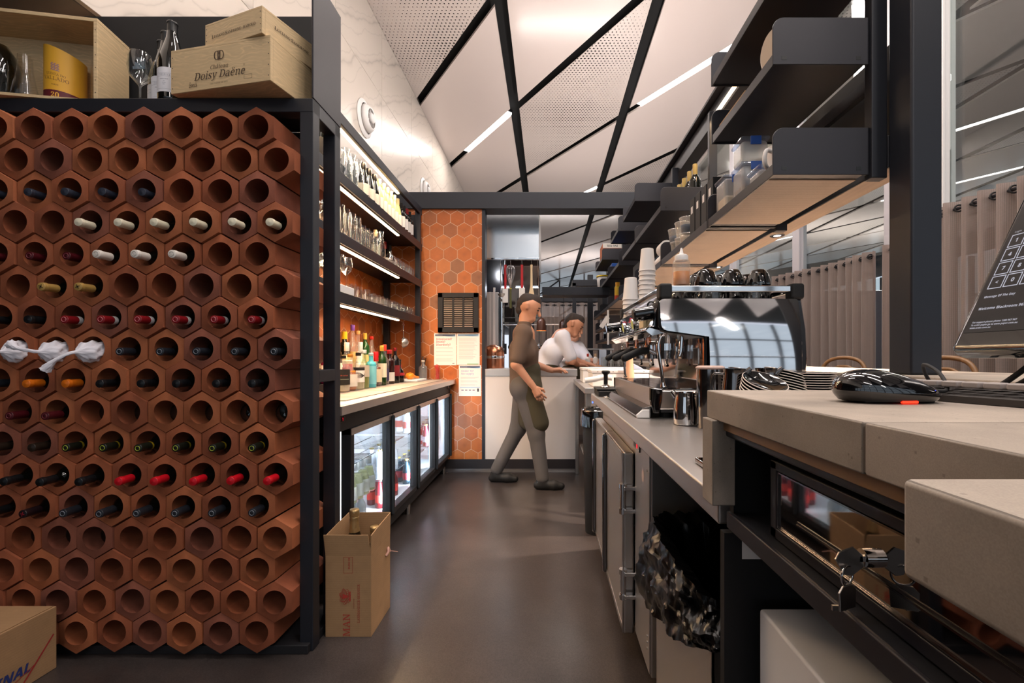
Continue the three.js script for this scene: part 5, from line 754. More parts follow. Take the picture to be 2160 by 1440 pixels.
    const p = obj('portafilter', [cyl([.47, 1.178, z], [.47, 1.145, z], .037, .033, 26), cyl([.43, 1.165, z], [.395, 1.18, z], .009, .011, 12), tube([[.47, 1.146, z], [.47, 1.13, z + .004], [.47, 1.118, z + .018]], .006, 10, 8), tube([[.47, 1.146, z], [.47, 1.13, z - .004], [.47, 1.118, z - .018]], .006, 10, 8)], M.chrome, m); obj('handle', tube([[.40, 1.178, z], [.37, 1.176, z], [.335, 1.162, z], [.305, 1.148, z]], .0145, 18, 12), M.rubber, p); obj('handle_end', new THREE.SphereGeometry(.0145, 14, 10).translate(.305, 1.148, z), M.rubber, p);
  });
  for (const z of [-1.645, -2.44]) { const w = obj('steam_wand', [tube([[.42, 1.245, z], [.405, 1.215, z], [.40, 1.19, z], [.412, 1.1, z], [.416, 1.06, z]], .0065, 26, 10), cyl([.416, 1.062, z], [.418, 1.044, z], .006, .011, 14)], M.chrome, m); obj('ball_joint', new THREE.SphereGeometry(.015, 16, 12).translate(.418, 1.238, z), M.chrome, w); }
  obj('hot_water_spout', tube([[.49, 1.23, -1.66], [.487, 1.19, -1.66], [.485, 1.17, -1.66], [.48, 1.155, -1.66]], .008, 14, 10), M.chrome, m);
  const pl = obj('badge', [bb(.5505, .5515, 1.125, 1.185, -1.665, -1.72)], M.black, m); obj('badge_frame', [bb(.5498, .552, 1.183, 1.187, -1.663, -1.722), bb(.5498, .552, 1.123, 1.127, -1.663, -1.722), bb(.5498, .552, 1.123, 1.187, -1.663, -1.666), bb(.5498, .552, 1.123, 1.187, -1.719, -1.722)], M.steel, pl);
  obj('drip_tray', [rb(.372, .56, .965, 1.036, Z0 - .004, Z1 + .004, .008, 3), rb(.366, .378, .975, 1.043, Z0 - .004, Z1 + .004, .004)], M.steel, m); obj('base', rb(.40, .85, .955, 1.0, Z0 - .01, Z1 + .01, .004), M.matteBlack, m);
  const gr = []; for (let k = 0; k < 34; k++) gr.push(bb(.39, .545, 1.037, 1.041, Z0 - .03 - k * .0245, Z0 - .042 - k * .0245)); gr.push(bb(.385, .39, 1.036, 1.042, Z0 - .02, Z1 + .02), bb(.465, .47, 1.036, 1.0415, Z0 - .02, Z1 + .02), bb(.545, .55, 1.036, 1.042, Z0 - .02, Z1 + .02)); obj('tray_grill', gr, M.chrome, m);
  for (const z of [Z0 + .004, Z1 + .016]) obj('tray_corner', ext([[.362, 1.042], [.362, 1.0], [.372, .955], [.392, .955], [.402, 1.0], [.404, 1.042]], .03, .004).translate(0, 0, z - .026), M.gloss, m);
  obj('lower_cover', ext([[.318, .9365], [.315, .945], [.34, .97], [.368, .978], [.368, .9365]], .8, .002).translate(0, 0, -2.42), M.darkChrome, m); obj('cover_end', ext([[.316, .937], [.314, .947], [.336, .966], [.36, .966], [.36, .937]], .012, .002).translate(0, 0, -1.618), M.white, m);
  for (const [x, z] of [[.43, -1.66], [.82, -1.66], [.43, -2.42], [.82, -2.42]]) obj('foot', cyl([x, WT, z], [x, .957, z], .024, .02), M.rubber, m);
  for (const [x, z] of [[.393, Z0], [.858, Z0], [.393, Z1 + .05], [.858, Z1 + .05]]) obj('rail_corner', rb(x, x + .046, 1.356, 1.412, z + .004, z - .05, .01, 3), M.rubber, m);
  obj('cup_rail', [rb(.436, .862, 1.382, 1.405, Z0 - .006, Z0 - .024, .004), rb(.436, .862, 1.382, 1.405, Z1 + .006, Z1 + .024, .004), rb(.40, .418, 1.382, 1.405, Z0 - .044, Z1 + .044, .004), rb(.874, .892, 1.382, 1.405, Z0 - .044, Z1 + .044, .004)], M.chrome, m); obj('cup_tray', bb(.41, .88, 1.353, 1.358, Z0 - .01, Z1 + .01), M.steel, m);
  for (const z of [Z0 - .002, Z1 + .022]) obj('rear_leg', ext([[.872, 1.356], [.895, 1.356], [.912, 1.25], [.916, 1.15], [.908, 1.02], [.895, .94], [.875, .94], [.888, 1.05], [.892, 1.15], [.887, 1.25]], .02, .005).translate(0, 0, z - .02), M.chrome, m);
  obj('rear_tap', [cyl([.872, 1.19, Z0 + .004], [.872, 1.15, Z0 + .012], .016, .012, 16), cyl([.872, 1.15, Z0 + .012], [.868, 1.10, Z0 + .02], .012, .014, 16), new THREE.SphereGeometry(.018, 16, 12).translate(.872, 1.2, Z0 + .006), cyl([.868, 1.10, Z0 + .02], [.868, 1.075, Z0 + .02], .01, .008, 14)], M.chrome, m);
}
{ // cups, squeeze bottle and paper cup tower on the machine
  const y = 1.3585, cup = lathe([[.0, .058], [.02, .058], [.024, .056], [.034, .04], [.041, .012], [.0425, 0], [.0405, 0], [.039, .012], [.032, .038], [.02, .053], [0, .054]], 30), ear = new THREE.TorusGeometry(.014, .0045, 8, 18);
  for (let i = 0; i < 4; i++) for (let j = 0; j < 5; j++) { const x = .50 + i * .098, z = -1.70 - j * .1; if (i < 2 && j > 3) continue; const o = thing('coffee_cup', 'black coffee cup upturned on the cup tray of the coffee machine', 'cup', [x, y, z], rr(0, 6), 'upturned black cups on the coffee machine'); obj('bowl', cup, M.gloss, o); const e = obj('handle', ear, M.gloss, o); e.position.set(.044, .025, 0); }
  for (let i = 1; i < 4; i++) for (let j = 0; j < 3; j++) { const o = thing('coffee_cup', 'black coffee cup upturned in the upper layer on the coffee machine', 'cup', [.49 + i * .098, y + .0585, -1.69 - j * .1], rr(0, 6), 'upper layer of black cups on the coffee machine'); obj('bowl', cup, M.gloss, o); const e = obj('handle', ear, M.gloss, o); e.position.set(.044, .025, 0); }
  for (const [x, z] of [[.60, -1.645], [.745, -1.645]]) tag(obj('drinking_glass', gl(.026, .03, .06).translate(x, y, z), M.crystal), 'small clear glass between the black cups on the machine', 'glass', 'small glasses on the machine');
  const b = thing('squeeze_bottle', 'squeeze bottle of amber syrup with pointed cap on the coffee machine', 'bottle', [.50, y + .0585, -1.70]); obj('body', lathe([[0, 0], [.03, 0], [.0315, .004], [.0315, .085], [.028, .094], [.022, .097], [0, .097]], 28), M.milky, b); obj('syrup', lathe([[0, .003], [.0295, .003], [.0298, .052], [0, .052]], 26), cm('#d98616', .35), b); obj('cap', lathe([[.0235, .094], [.0245, .096], [.0245, .112], [.02, .116], [.008, .12], [.003, .142], [0, .143]], 24), M.white, b);
  const pc = lathe([[0, .118], [.031, .118], [.032, .116], [.0425, .004], [.0455, .004], [.0455, 0], [.041, 0], [.03, .113], [0, .113]], 32); for (let k = 0; k < 11; k++) tag(obj('paper_cup', pc.clone().translate(.52 + k * .0006, y + k * .0245, -2.40), M.white), 'white paper cup in the tall upturned tower on the coffee machine', 'cup', 'tall tower of paper cups');
  for (let k = 0; k < 5; k++) tag(obj('paper_cup', pc.clone().translate(.445, y + k * .0245, -2.435), M.white), 'white paper cup in the short tower beside the tall one', 'cup', 'short tower of paper cups');
  tag(obj('bar_towel', ext([[0, 0], [.1, .06], [.12, .08], [.11, .09], [.03, .04], [-.01, .012]], .07, .006).translate(.40, y - .01, -2.2), cm('#c8c9d8', .85)), 'pale grey cloth hanging over the front of the coffee machine', 'cloth');
}
// ---- bentwood stools behind the counter
function stool(x, z, turn, label) {
  const o = thing('bar_stool', label, 'stool', [x, 0, z], turn, 'bentwood stools at the customer counter'), W = std('#7d5b3a', .4), y = .74;
  obj('seat', lathe([[0, y], [.17, y], [.19, y + .012], [.185, y + .028], [0, y + .03]], 30), W, o); obj('seat_ring', new THREE.TorusGeometry(.15, .012, 8, 30).rotateX(Math.PI / 2).translate(0, .35, 0), W, o);
  for (const [sx, sz] of [[1, 1], [1, -1], [-1, 1], [-1, -1]]) obj('leg', cyl([sx * .17, 0, sz * .17], [sx * .12, y, sz * .12], .014, .017), W, o);
  obj('backrest', [tube([[.18, y + .01, -.15], [.2, 1.0, -.16], [.22, 1.12, -.11], [.225, 1.15, 0], [.22, 1.12, .11], [.2, 1.0, .16], [.18, y + .01, .15]], .013, 40, 8), tube([[.18, y + .01, -.09], [.2, 1.0, -.1], [.215, 1.08, -.05], [.216, 1.09, 0], [.215, 1.08, .05], [.2, 1.0, .1], [.18, y + .01, .09]], .01, 40, 8)], W, o);
}
stool(1.86, -3.05, .5, 'bentwood bar stool beyond the counter, behind the coffee machine leg'); stool(1.9, -2.35, .3, 'bentwood bar stool beyond the counter, half hidden by the black post');

// ================================================================ till station at the near end of the counter
{
  const s = thing('counter_slab', 'thick concrete counter slab with pale joint, mouse and keyboard on it', 'counter', [0, 0, 0]);
  obj('slab', uvm(rb(.245, 1.5, CUST - .041, CUST, -.3545, -.70, .0018, 1), .5, .2), M.concrete, s); obj('slab', uvm(rb(.245, 1.5, CUST - .041, CUST, -.2, -.3515, .0018, 1), .5, .6), M.concrete, s); obj('joint', bb(.2475, 1.49, CUST - .0395, CUST - .002, -.3516, -.3544), cm('#cbbcae', .8), s);
  obj('upright', uvm(rb(.238, .272, WT + .0005, CUST - .041, -.658, -.70, .0018, 1), .5), M.concrete, s);
  tag(obj('counter_slab', uvm(rb(.1475, 1.5, CUST - .041, CUST, .5, -.19, .003, 2), .5, .4), M.concrete), 'concrete slab jutting out into the aisle at the near counter end', 'counter');
  const f = thing('till_cabinet', 'black open cabinet under the concrete slab with a shelf', 'cabinet', [0, 0, 0]);
  obj('end_panel', bb(.262, .95, 0, WT - .045, -.675, -.69), M.panelBlack, f); obj('end_panel_upper', bb(.275, .95, WT - .045, CUST - .042, -.672, -.687), M.panelBlack, f); obj('back_panel', bb(.93, .95, 0, CUST - .042, -.675, .5), M.panelBlack, f); obj('rail', [rb(.258, .282, 1.036, CUST - .042, -.67, .3, .003)], M.steelBlack, f); obj('wood_edge', rb(.2545, .26, 1.045, CUST - .0425, -.66, .3, .001, 1), cm('#8d6a48', .5), f);
  obj('shelf', rb(.268, .93, .903, .921, -.672, .4, .003), M.matteBlack, f); obj('shelf_lip', rb(.264, .270, .900, .9245, -.672, .4, .002), M.bracket, f); obj('lower_shelf', rb(.29, .93, .40, .42, -.672, .4, .003), M.matteBlack, f);
  obj('bolt', cyl([.31, .22, -.674], [.31, .22, -.6715], .004, .004, 10), M.steel, f);
}
{ // cash drawer with mirror black front and keys
  const c = thing('cash_drawer', 'black cash drawer with polished front and keys in its lock', 'cash drawer', [0, 0, 0]); const z0 = -.10, z1 = -.585, y0 = .9225, y1 = 1.02, X = .292;
  obj('case', rb(X + .004, .76, y0, y1, z0, z1, .004), M.matteBlack, c); obj('front', [rb(X - .006, X + .006, y0, y0 + .014, z0, z1, .002), rb(X - .006, X + .006, y1 - .012, y1, z0, z1, .002), rb(X - .006, X + .006, y0, y1, z1, z1 + .016, .002)], M.bracket, c);
  obj('mirror_panel', rb(X - .0035, X + .002, y0 + .015, y1 - .013, z0, z1 + .018, .001, 1), std('#9a9592', .035, 1), c); obj('bright_trim', [bb(X - .0055, X - .003, y1 - .0145, y1 - .0125, z0, z1 + .017), bb(X - .0055, X - .003, y0 + .0135, y0 + .0155, z0, z1 + .017), bb(X - .0055, X - .003, y0 + .0135, y1 - .0125, z1 + .0165, z1 + .0185), bb(X - .0055, X - .003, y0 + .0335, y0 + .0355, z0, z1 + .06)], M.darkChrome, c);
  obj('slot', bb(X - .0045, X - .003, y0 + .0356, y0 + .0385, z0, z1 + .06), M.black, c);
  const lz = -.405, ly = .972; obj('lock', [cyl([X, ly, lz], [X - .012, ly, lz], .0085, .008, 20)], M.chrome, c);
  const k = obj('key', [ext([[-.011, -.008], [-.005, -.012], [.008, -.01], [.012, 0], [.008, .01], [-.005, .012], [-.011, .008]], .002, .0004).rotateZ(.5).translate(X - .024, ly - .002, lz + .001), bb(X - .016, X - .008, ly - .0025, ly + .0025, lz - .001, lz + .003)], M.steel, c);
  obj('key_ring', [new THREE.TorusGeometry(.0085, .0011, 8, 24).rotateY(.5).translate(X - .028, ly - .014, lz + .004)], M.chrome, c);
  obj('spare_key', [ext([[-.01, -.01], [.01, -.01], [.011, .006], [.006, .011], [-.006, .011], [-.011, .006]], .002, .0004).rotateY(.4).translate(X - .029, ly - .033, lz + .004), bb(X - .042, X - .03, ly - .044, ly - .0395, lz + .004, lz + .006)], M.steel, c);
}
tag(obj('paper_note', bb(.288, .345, .852, .887, -.6735, -.6742), M.paper), 'small printed paper note on the black cabinet end', 'note');
tag(obj('white_box', rb(.30, .72,   .421, .795, -.645, -.28, .004), cm('#e6e5e6', .7)), 'white cardboard box on the lower cabinet shelf', 'box');
{ // mouse
  const o = thing('computer_mouse', 'glossy black computer mouse on the concrete slab', 'mouse', [.3835, CUST + .0005, -.515], .05), N = 32, K = 18, pos = [], idx = [];
  for (let j = 0; j <= K; j++) for (let i = 0; i < N; i++) { const v = j / K, a = i / N * Math.PI * 2, c = Math.cos(a), s = Math.sin(a), sx = Math.sign(c) * Math.abs(c) ** .85, sz = Math.sign(s) * Math.abs(s) ** .85; const r = v < .25 ? .9 + .1 * Math.sin(v / .25 * Math.PI / 2) : Math.cos((v - .25) / .75 * Math.PI / 2); const h = v < .25 ? v / .25 * .008 : .008 + .026 * Math.sin((v - .25) / .75 * Math.PI / 2) ; pos.push(.057 * sx * r - .006 * (h / .036), .002 + h * (.97 - .3 * sx * r), .031 * sz * r); }
  for (let j = 0; j < K; j++) for (let i = 0; i < N; i++) { const a = j * N + i, b = j * N + (i + 1) % N; idx.push(a, a + N, b, b, a + N, b + N); }
  const g = new THREE.BufferGeometry(); g.setAttribute('position', new THREE.Float32BufferAttribute(pos, 3)); g.setIndex(idx); g.computeVertexNormals(); obj('shell', g, M.gloss, o); obj('base', rb(-.04, .04, 0, .004, -.02, .02, .0018), M.black, o);
  obj('glow_lamp', rb(-.006, .012, .0003, .0032, .026, .0292, .0008, 1), std('#ff2010', .4, 0, { emissive: '#ff2a14', emissiveIntensity: 3 }), o);
  obj('cable', tube([[.055, .012, 0], [.075, .012, -.004], [.092, .03, -.03], [.112, .04, -.075], [.15, .012, -.1], [.21, .006, -.11], [.28, .01, -.12]], .0022, 60, 8), M.rubber, o);
}
{ // keyboard
  const o = thing('keyboard', 'dark grey keyboard lying under the touch screen', 'keyboard', [.555, CUST + .0005, -.425], Math.PI / 2 + .30); const w = .44, l = .15; obj('case', [ext([[-l / 2, 0], [l / 2, 0], [l / 2, .007], [-l / 2, .017]], w, .002).rotateY(Math.PI / 2).translate(-w / 2, 0, 0)], std('#3c3836', .55), o);
  const key = new RoundedBoxGeometry(.0165, .007, .0165, 1, .002), km = std('#a59c98', .55); for (let r = 0; r < 6; r++) for (let k = 0; k < 21; k++) { if (r === 5 && k > 3 && k < 9) continue; const m = obj('key', key, km, o); m.position.set(-w / 2 + .02 + k * .02, .0165 - (r / 5) * .0068 + .0028, l / 2 * -1 + .02 + r * .0215); }
}
{ // touch screen leaning back, facing the aisle
  const o = thing('touch_screen', 'black touch screen till with number pad leaning back on the counter', 'screen', [.60, 1.158, -.50]), w = .37, h = .30;
  const g = new THREE.Group(); const tilt = .445; 
  const tr = geo => geo.rotateX(-tilt).rotateY(-Math.PI / 2);      // local: x right along the screen, y up, +z out of the glass
  obj('bezel', tr(rb(-w / 2, w / 2, 0, h, -.03, 0, .012, 4)), M.gloss, o); obj('back_shell', tr(rb(-w / 2 + .012, w / 2 - .012, .012, h - .012, -.05, -.02, .01, 3)), M.rubber, o);
  const DW = w - .026, DH = h - .045, PM = 2900;      // the glass shows a sign-in page with a number pad
  const scr = ctex(Math.round(DW * PM), Math.round(DH * PM), (x, W, H) => {
    const X = m => m * PM, Y = m => H - (m - .031) * PM; x.fillStyle = '#2b2827'; x.fillRect(0, 0, W, H); x.strokeStyle = x.fillStyle = '#d3d4e4'; x.lineWidth = 4; x.textAlign = 'center'; x.textBaseline = 'middle';
    ['1', '2', '3', '4', '5', '6', '7', '8', '9', '<', '0', 'OK'].forEach((k, i) => { const cx = X(.016 + (i % 3) * .0225), cy = Y(.179 - Math.floor(i / 3) * .0225); x.strokeRect(cx - X(.0096), cy - X(.0096), X(.0192), X(.0192)); x.font = `bold ${X(.0085)}px sans-serif`; x.fillText(k, cx, cy); });
    x.textAlign = 'left'; x.font = `${X(.004)}px sans-serif`; x.fillText('Login', X(.007), Y(.194)); x.font = `bold ${X(.0046)}px sans-serif`; x.fillText('Message Of The Day', X(.0075), Y(.088)); x.font = `bold ${X(.0056)}px sans-serif`; x.fillText('Welcome Blackroom 967', X(.0075), Y(.069)); x.font = `bold ${X(.0034)}px sans-serif`; x.fillText('For support please phone 1300 967 967', X(.008), Y(.047)); x.fillText('To order paper go to www.paper.com.au', X(.008), Y(.0425)); x.fillText('www.order.com.au', X(.008), Y(.038));
  });
  const sm = obj('display', tr(sheet(DW, DH).translate(0, .031 + DH / 2, .0006)), new THREE.MeshPhysicalMaterial({ color: '#000000', roughness: .12, emissive: '#ffffff', emissiveMap: scr, emissiveIntensity: .8 }), o);
  obj('power_lamp', tr(rb(-.075, -.06, .008, .014, 0, .001, .0004, 1)), std('#2030ff', .4, 0, { emissive: '#3a55ff', emissiveIntensity: 4 }), o);
  obj('stand', [rb(.03, .16, -.0575, -.05, -.09, .09, .003), bar([.1, -.052, 0], [.085, .06, 0], .07, .03)], M.matteBlack, o); obj('cable', [tube([[.08, .02, -.1], [.03, -.03, -.11], [.02, -.05, -.13], [.06, -.054, -.2]], .0035, 24, 6), tube([[.09, .02, -.06], [.04, -.02, -.08], [.03, -.05, -.12], [.1, -.054, -.19]], .003, 24, 6)], M.rubber, o);
}

// ================================================================ kitchen behind the pass
{
  const h = thing('extract_hood', 'stainless extraction hood over the kitchen pass with dark glossy inside', 'hood', [0, 0, 0]);
  const [x0] = P(1022, 0, 5.0), [x1] = P(1137, 0, 5.0);
  obj('front', rb(x0 - .3, x1, 2.24, 2.9, -5.0, -5.02, .003), std('#e2e6ea', .24, 1), h); obj('side', rb(x1 - .02, x1, 2.24, 2.9, -5.02, -6.6, .003), M.steel, h); obj('lip', rb(x0 - .3, x1 + .004, 2.225, 2.245, -4.99, -5.03, .004), M.chrome, h);
  obj('filter_panel', ext([[5.04, 2.24], [6.55, 1.66], [6.6, 1.7], [5.1, 2.34]], x1 - x0 + .3).rotateY(Math.PI / 2).translate(x0 - .3, 0, 0), phys('#17151a', .08, { clearcoat: 1 }), h);
  obj('skirt', ext([[5.02, 2.24], [6.6, 1.63], [6.6, 2.3]], .008).rotateY(Math.PI / 2).translate(x1 - .02, 0, 0), M.steel, h); obj('top', bb(x0 - .3, x1, 2.88, 2.9, -5.0, -6.6), M.steel, h);
  for (let k = 0; k < 3; k++) obj('hood_light', rb(x0 + .12 + k * .18, x0 + .22 + k * .18, 2.01, 2.015, -5.6, -5.64, .002), M.coolLight, h);
  areaLight(COOL, 40, .5, .12, [x0 + .3, 2.0, -5.6], [x0 + .3, 0, -5.6]);
}
// utensils on hooks under the hood lip
const HK = 2.215, UZ = -5.02;
function hang(px, name, label, cat, build) { const x = (px - VX) * 5.02 / FOC, o = thing(name, label, cat, [x, HK, UZ], 0, 'utensils hanging below the hood'); obj('hook', tube([[0, .015, 0], [0, .0, .006], [0, -.02, .004], [.004, -.032, 0], [0, -.04, -.004]], .0025, 16, 6), M.chrome, o); build(o); }
hang(1056, 'ladle', 'thin steel ladle hanging at the left end under the hood', 'ladle', o => { obj('handle', tube([[0, -.03, 0], [0, -.2, 0], [.004, -.36, 0]], .006, 12, 6), M.steel, o); obj('bowl', new THREE.SphereGeometry(.04, 20, 12, 0, 6.3, Math.PI / 2, Math.PI / 2).translate(.01, -.36, 0), M.steel, o); });
hang(1066, 'spatula', 'red handled rubber spatula with white blade', 'spatula', o => { obj('handle', rb(-.013, .013, -.31, -.04, -.008, .008, .006, 3), M.red, o); obj('blade', rb(-.034, .03, -.46, -.30, -.007, .007, .007, 3), M.white, o); });
hang(1077, 'whisk', 'wire balloon whisk hanging handle down', 'whisk', o => { const w = []; for (let k = 0; k < 7; k++) { const a = k / 7 * Math.PI, c = Math.cos(a), s = Math.sin(a); w.push(tube([[0, -.30, 0], [.03 * c, -.2, .03 * s], [.05 * c, -.1, .05 * s], [.03 * c, -.055, .03 * s], [0, -.045, 0], [-.03 * c, -.055, -.03 * s], [-.05 * c, -.1, -.05 * s], [-.03 * c, -.2, -.03 * s], [0, -.30, 0]], .0022, 40, 5)); } obj('wires', w, M.chrome, o); obj('ring', cyl([0, -.30, 0], [0, -.31, 0], .012), cm('#c9b21e', .4), o); obj('handle', cyl([0, -.31, 0], [0, -.52, 0], .012, .014), std('#4a4a20', .5), o); });
hang(1101, 'pastry_brush', 'red handled pastry brush with white bristles', 'brush', o => { obj('handle', rb(-.014, .014, -.30, -.04, -.009, .009, .006, 3), M.red, o); obj('bristles', [...Array(5)].map((_, k) => rb(-.032 + k * .013, -.02 + k * .013, -.46 + .008 * (k % 2), -.295, -.008, .008, .003)), M.white, o); });
hang(1121, 'wooden_spoon', 'pale wooden spoon hanging at the right end under the hood', 'spoon', o => { obj('spoon', lathe([[0, -.45], [.022, -.445], [.034, -.42], [.03, -.36], [.014, -.28], [.011, -.1], [.013, -.04], [0, -.038]], 18).scale(1, 1, .6), std('#e3c9a2', .6), o); });
{ // oven stack, bench, copper pot
  const ov = thing('combi_oven', 'tall steel combi oven left of the kitchen pass', 'oven', [0, 0, 0]); obj('case', rb(-1.4, -.56, .75, 1.9, -5.2, -5.8, .01), M.steelBrushed, ov); obj('door', rb(-.58, -.545, .85, 1.85, -5.22, -5.76, .006), M.gloss, ov); obj('door_handle', rb(-.545, -.52, .95, 1.8, -5.26, -5.3, .008), M.chrome, ov); obj('trim', [bb(-.62, -.598, .8, 1.95, -5.19, -5.2), bb(-.66, -.655, .8, 1.9, -5.19, -5.2)], M.panelWhite, ov); obj('lit_gauge_light', rb(-.5455, -.543, 1.35, 1.75, -5.5, -5.53, .001, 1), M.coolLight, ov);
  tag(obj('kitchen_bench', [rb(-1.4, .6, .9, .94, -6.1, -6.9, .004), bb(-1.3, .55, .1, .9, -6.2, -6.85)], M.steelBrushed), 'steel kitchen bench behind the chef', 'bench');
  const pot = thing('copper_pot', 'large copper coloured pot on the bench beyond the pass', 'pot', [-.60, .94, -5.05]); obj('body', lathe([[0, 0], [.1, 0], [.12, .02], [.12, .26], [.1, .32], [.04, .35], [0, .355]], 30), M.copper, pot); obj('band', lathe([[.121, .2], [.123, .205], [.123, .225], [.121, .23]], 30), M.chrome, pot);
  tag(obj('bench_stand', bb(-.78, -.45, .0, .94, -4.9, -5.18), M.steelBrushed), 'steel stand carrying the copper pot', 'stand');
  const rail = thing('utensil_rail', 'dark utensils hanging on a rail at the back of the kitchen', 'rail', [0, 0, 0]); obj('bar', cyl([-.75, 1.62, -6.5], [.2, 1.62, -6.5], .008), M.steel, rail); for (let k = 0; k < 8; k++) { const x = -.62 + k * .1; obj('utensil', [cyl([x, 1.61, -6.5], [x, 1.34, -6.5], .006), k % 2 ? new THREE.SphereGeometry(.045, 14, 10).scale(1, 1.1, .4).translate(x, 1.3, -6.5) : rb(x - .035, x + .035, 1.2, 1.35, -6.505, -6.495, .003)], k % 3 ? M.darkChrome : M.matteBlack, rail); } obj('rail_post', [bb(-.76, -.74, .94, 1.63, -6.49, -6.51), bb(.19, .21, .94, 1.63, -6.49, -6.51)], M.steel, rail);
  const sh = thing('pass_shelf', 'steel heat shelf over the far kitchen bench', 'shelf', [0, 0, 0]); obj('board', rb(-.5, .96, 1.26, 1.285, -6.6, -6.9, .004), M.steel, sh); for (const x of [-.48, .93]) obj('post', bb(x, x + .02, .94, 1.27, -6.74, -6.76), M.steel, sh);
  [[1142, 686, 5.9, 'nearer the hood'], [1189, 688, 6.1, 'above the bending chef']].forEach(([px, py, d, w]) => { const [x, y] = P(px, py, d), p = thing('pendant_lamp', `brown glass pendant heat lamp, ${w}`, 'lamp', [x, y, -d]); obj('shade', lathe([[.012, .1], [.03, .09], [.058, .05], [.064, -.07], [.062, -.07], [.056, .048], [.028, .086], [.012, .096]], 24), std('#4a2a1c', .3, .3), p); obj('bulb', new THREE.SphereGeometry(.03, 14, 10).translate(0, -.02, 0), std('#ffdcb0', .4, 0, { emissive: '#ffb070', emissiveIntensity: 5 }), p); obj('cord', cyl([0, .1, 0], [0, .40, 0], .004, .004, 6), M.black, p); const l = new THREE.PointLight(0xffb070, 2.2); l.position.set(0, -.02, 0); p.add(l); });
  const ex = thing('exit_sign', 'green lit exit sign in the kitchen', 'sign', P(1105, 650, 7.4)); obj('case', rb(-.1, .1, -.05, .05, -.02, .0, .004), M.white, ex); obj('face', sheet(.19, .085).translate(0, 0, .001), new THREE.MeshStandardMaterial({ color: '#000', emissive: '#ffffff', emissiveIntensity: 1.1, emissiveMap: ctex(256, 112, (x, w, h) => { x.fillStyle = '#8fe6c0'; x.fillRect(0, 0, w, h); x.fillStyle = '#f4fff8'; x.fillRect(96, 10, 60, 92); x.fillStyle = '#3fb07c'; x.beginPath(); x.arc(122, 30, 11, 0, 7); x.fill(); x.fillRect(114, 42, 18, 30); x.fillRect(104, 70, 14, 26); x.fillRect(128, 70, 20, 12); }) }), ex); obj('hanger', cyl([0, .05, -.01], [0, .75, -.01], .006), M.bracket, ex); tag(obj('lamp_rail', rb(-.07, .8, 1.955, 2.06, -5.85, -6.15, .004), M.steelBlack), 'black rail from which the pendant lamps hang', 'rail');
  struct('wall_kitchen', [bb(-2.0, -.75, 0, 2.6, -6.95, -7.05)], std('#8a7f79', .6), 'kitchen side wall behind the ovens');
  for (const [x, k] of [[-.35, 0], [.75, 1], [1.55, 2]]) tag(obj('kitchen_post', rb(x, x + .1, 0, 2.7, -8.5, -8.6, .005), M.steelBlack), ['black post behind the utensil rail', 'black post behind the two cooks', 'black post behind the far shelves'][k], 'post');
  tag(obj('fridge_case', [rb(.88, .96, 1.13, 2.35, -7.3, -8.0, .004), rb(.4, .96, 2.3, 2.4, -7.3, -8.0, .004), rb(.4, .46, 1.13, 2.35, -7.3, -7.36, .004), rb(.4, .96, 1.05, 1.13, -7.3, -8.0, .004)], M.steelBlack), 'black framed glass display case behind the chef', 'display case');
  // pass dressing: plate, squeeze bottles, glasses
  const pl = thing('plate', 'stoneware plate with food on the kitchen pass', 'plate', [...P(1262, 770, 5.0)]); pl.position.y = 1.0375; obj('dish', lathe([[0, .002], [.06, .0], [.1, .014], [.098, .018], [.06, .006], [0, .006]], 30), cm('#b9b0a0', .6), pl); obj('food', new THREE.SphereGeometry(.035, 14, 10).scale(1.4, .5, 1).translate(.01, .012, 0), cm('#b0784e', .8), pl);
  tag(obj('pass_bench', [rb(.46, .95, .995, 1.036, -4.72, -5.6, .004)], M.steelBrushed), 'steel bench end with plated food beside the pass', 'bench');
  [[1240, '#c9341c'], [1256, '#d9b48a'], [1268, '#b3141c']].forEach(([px, c], k) => { const o = bottle('sauce_bottle', ['red capped white sauce bottle on the bench beside the chef', 'pale capped sauce bottle between the red capped ones', 'dark red capped sauce bottle beside the glasses'][k], 'bottle', [(px - VX) * 5.35 / FOC, 1.0365, -5.35], { h: .16, r: .03, dark: true, glass: '#e9e0d6', cap: c, capH: .22 }); });
  copies('drinking_glass', gl(.03, .034, .12), 'clear glass on the bench behind the portafilter handles', 'glass', 'clear glasses on the far bench', 1.0365, [[.6, 4.85], [.68, 4.88], [.76, 4.86], [.84, 4.9], [.64, 5.0], [.72, 5.02], [.8, 5.04], [.88, 5.02]]);
  tag(obj('blue_card_box', rb(.585, .66, 1.0365, 1.24, -5.1, -5.16, .003), cm('#a9b8cc', .6)), 'pale blue carton standing behind the portafilter handles', 'carton');
  tag(obj('pepper_mill', lathe([[0, 0], [.035, 0], [.03, .12], [.024, .2], [.026, .26], [0, .28]], 20).translate(.60, .9355, -3.32), std('#d9a98a', .5)), 'tall pinkish wooden pepper mill behind the coffee machine', 'mill');
}
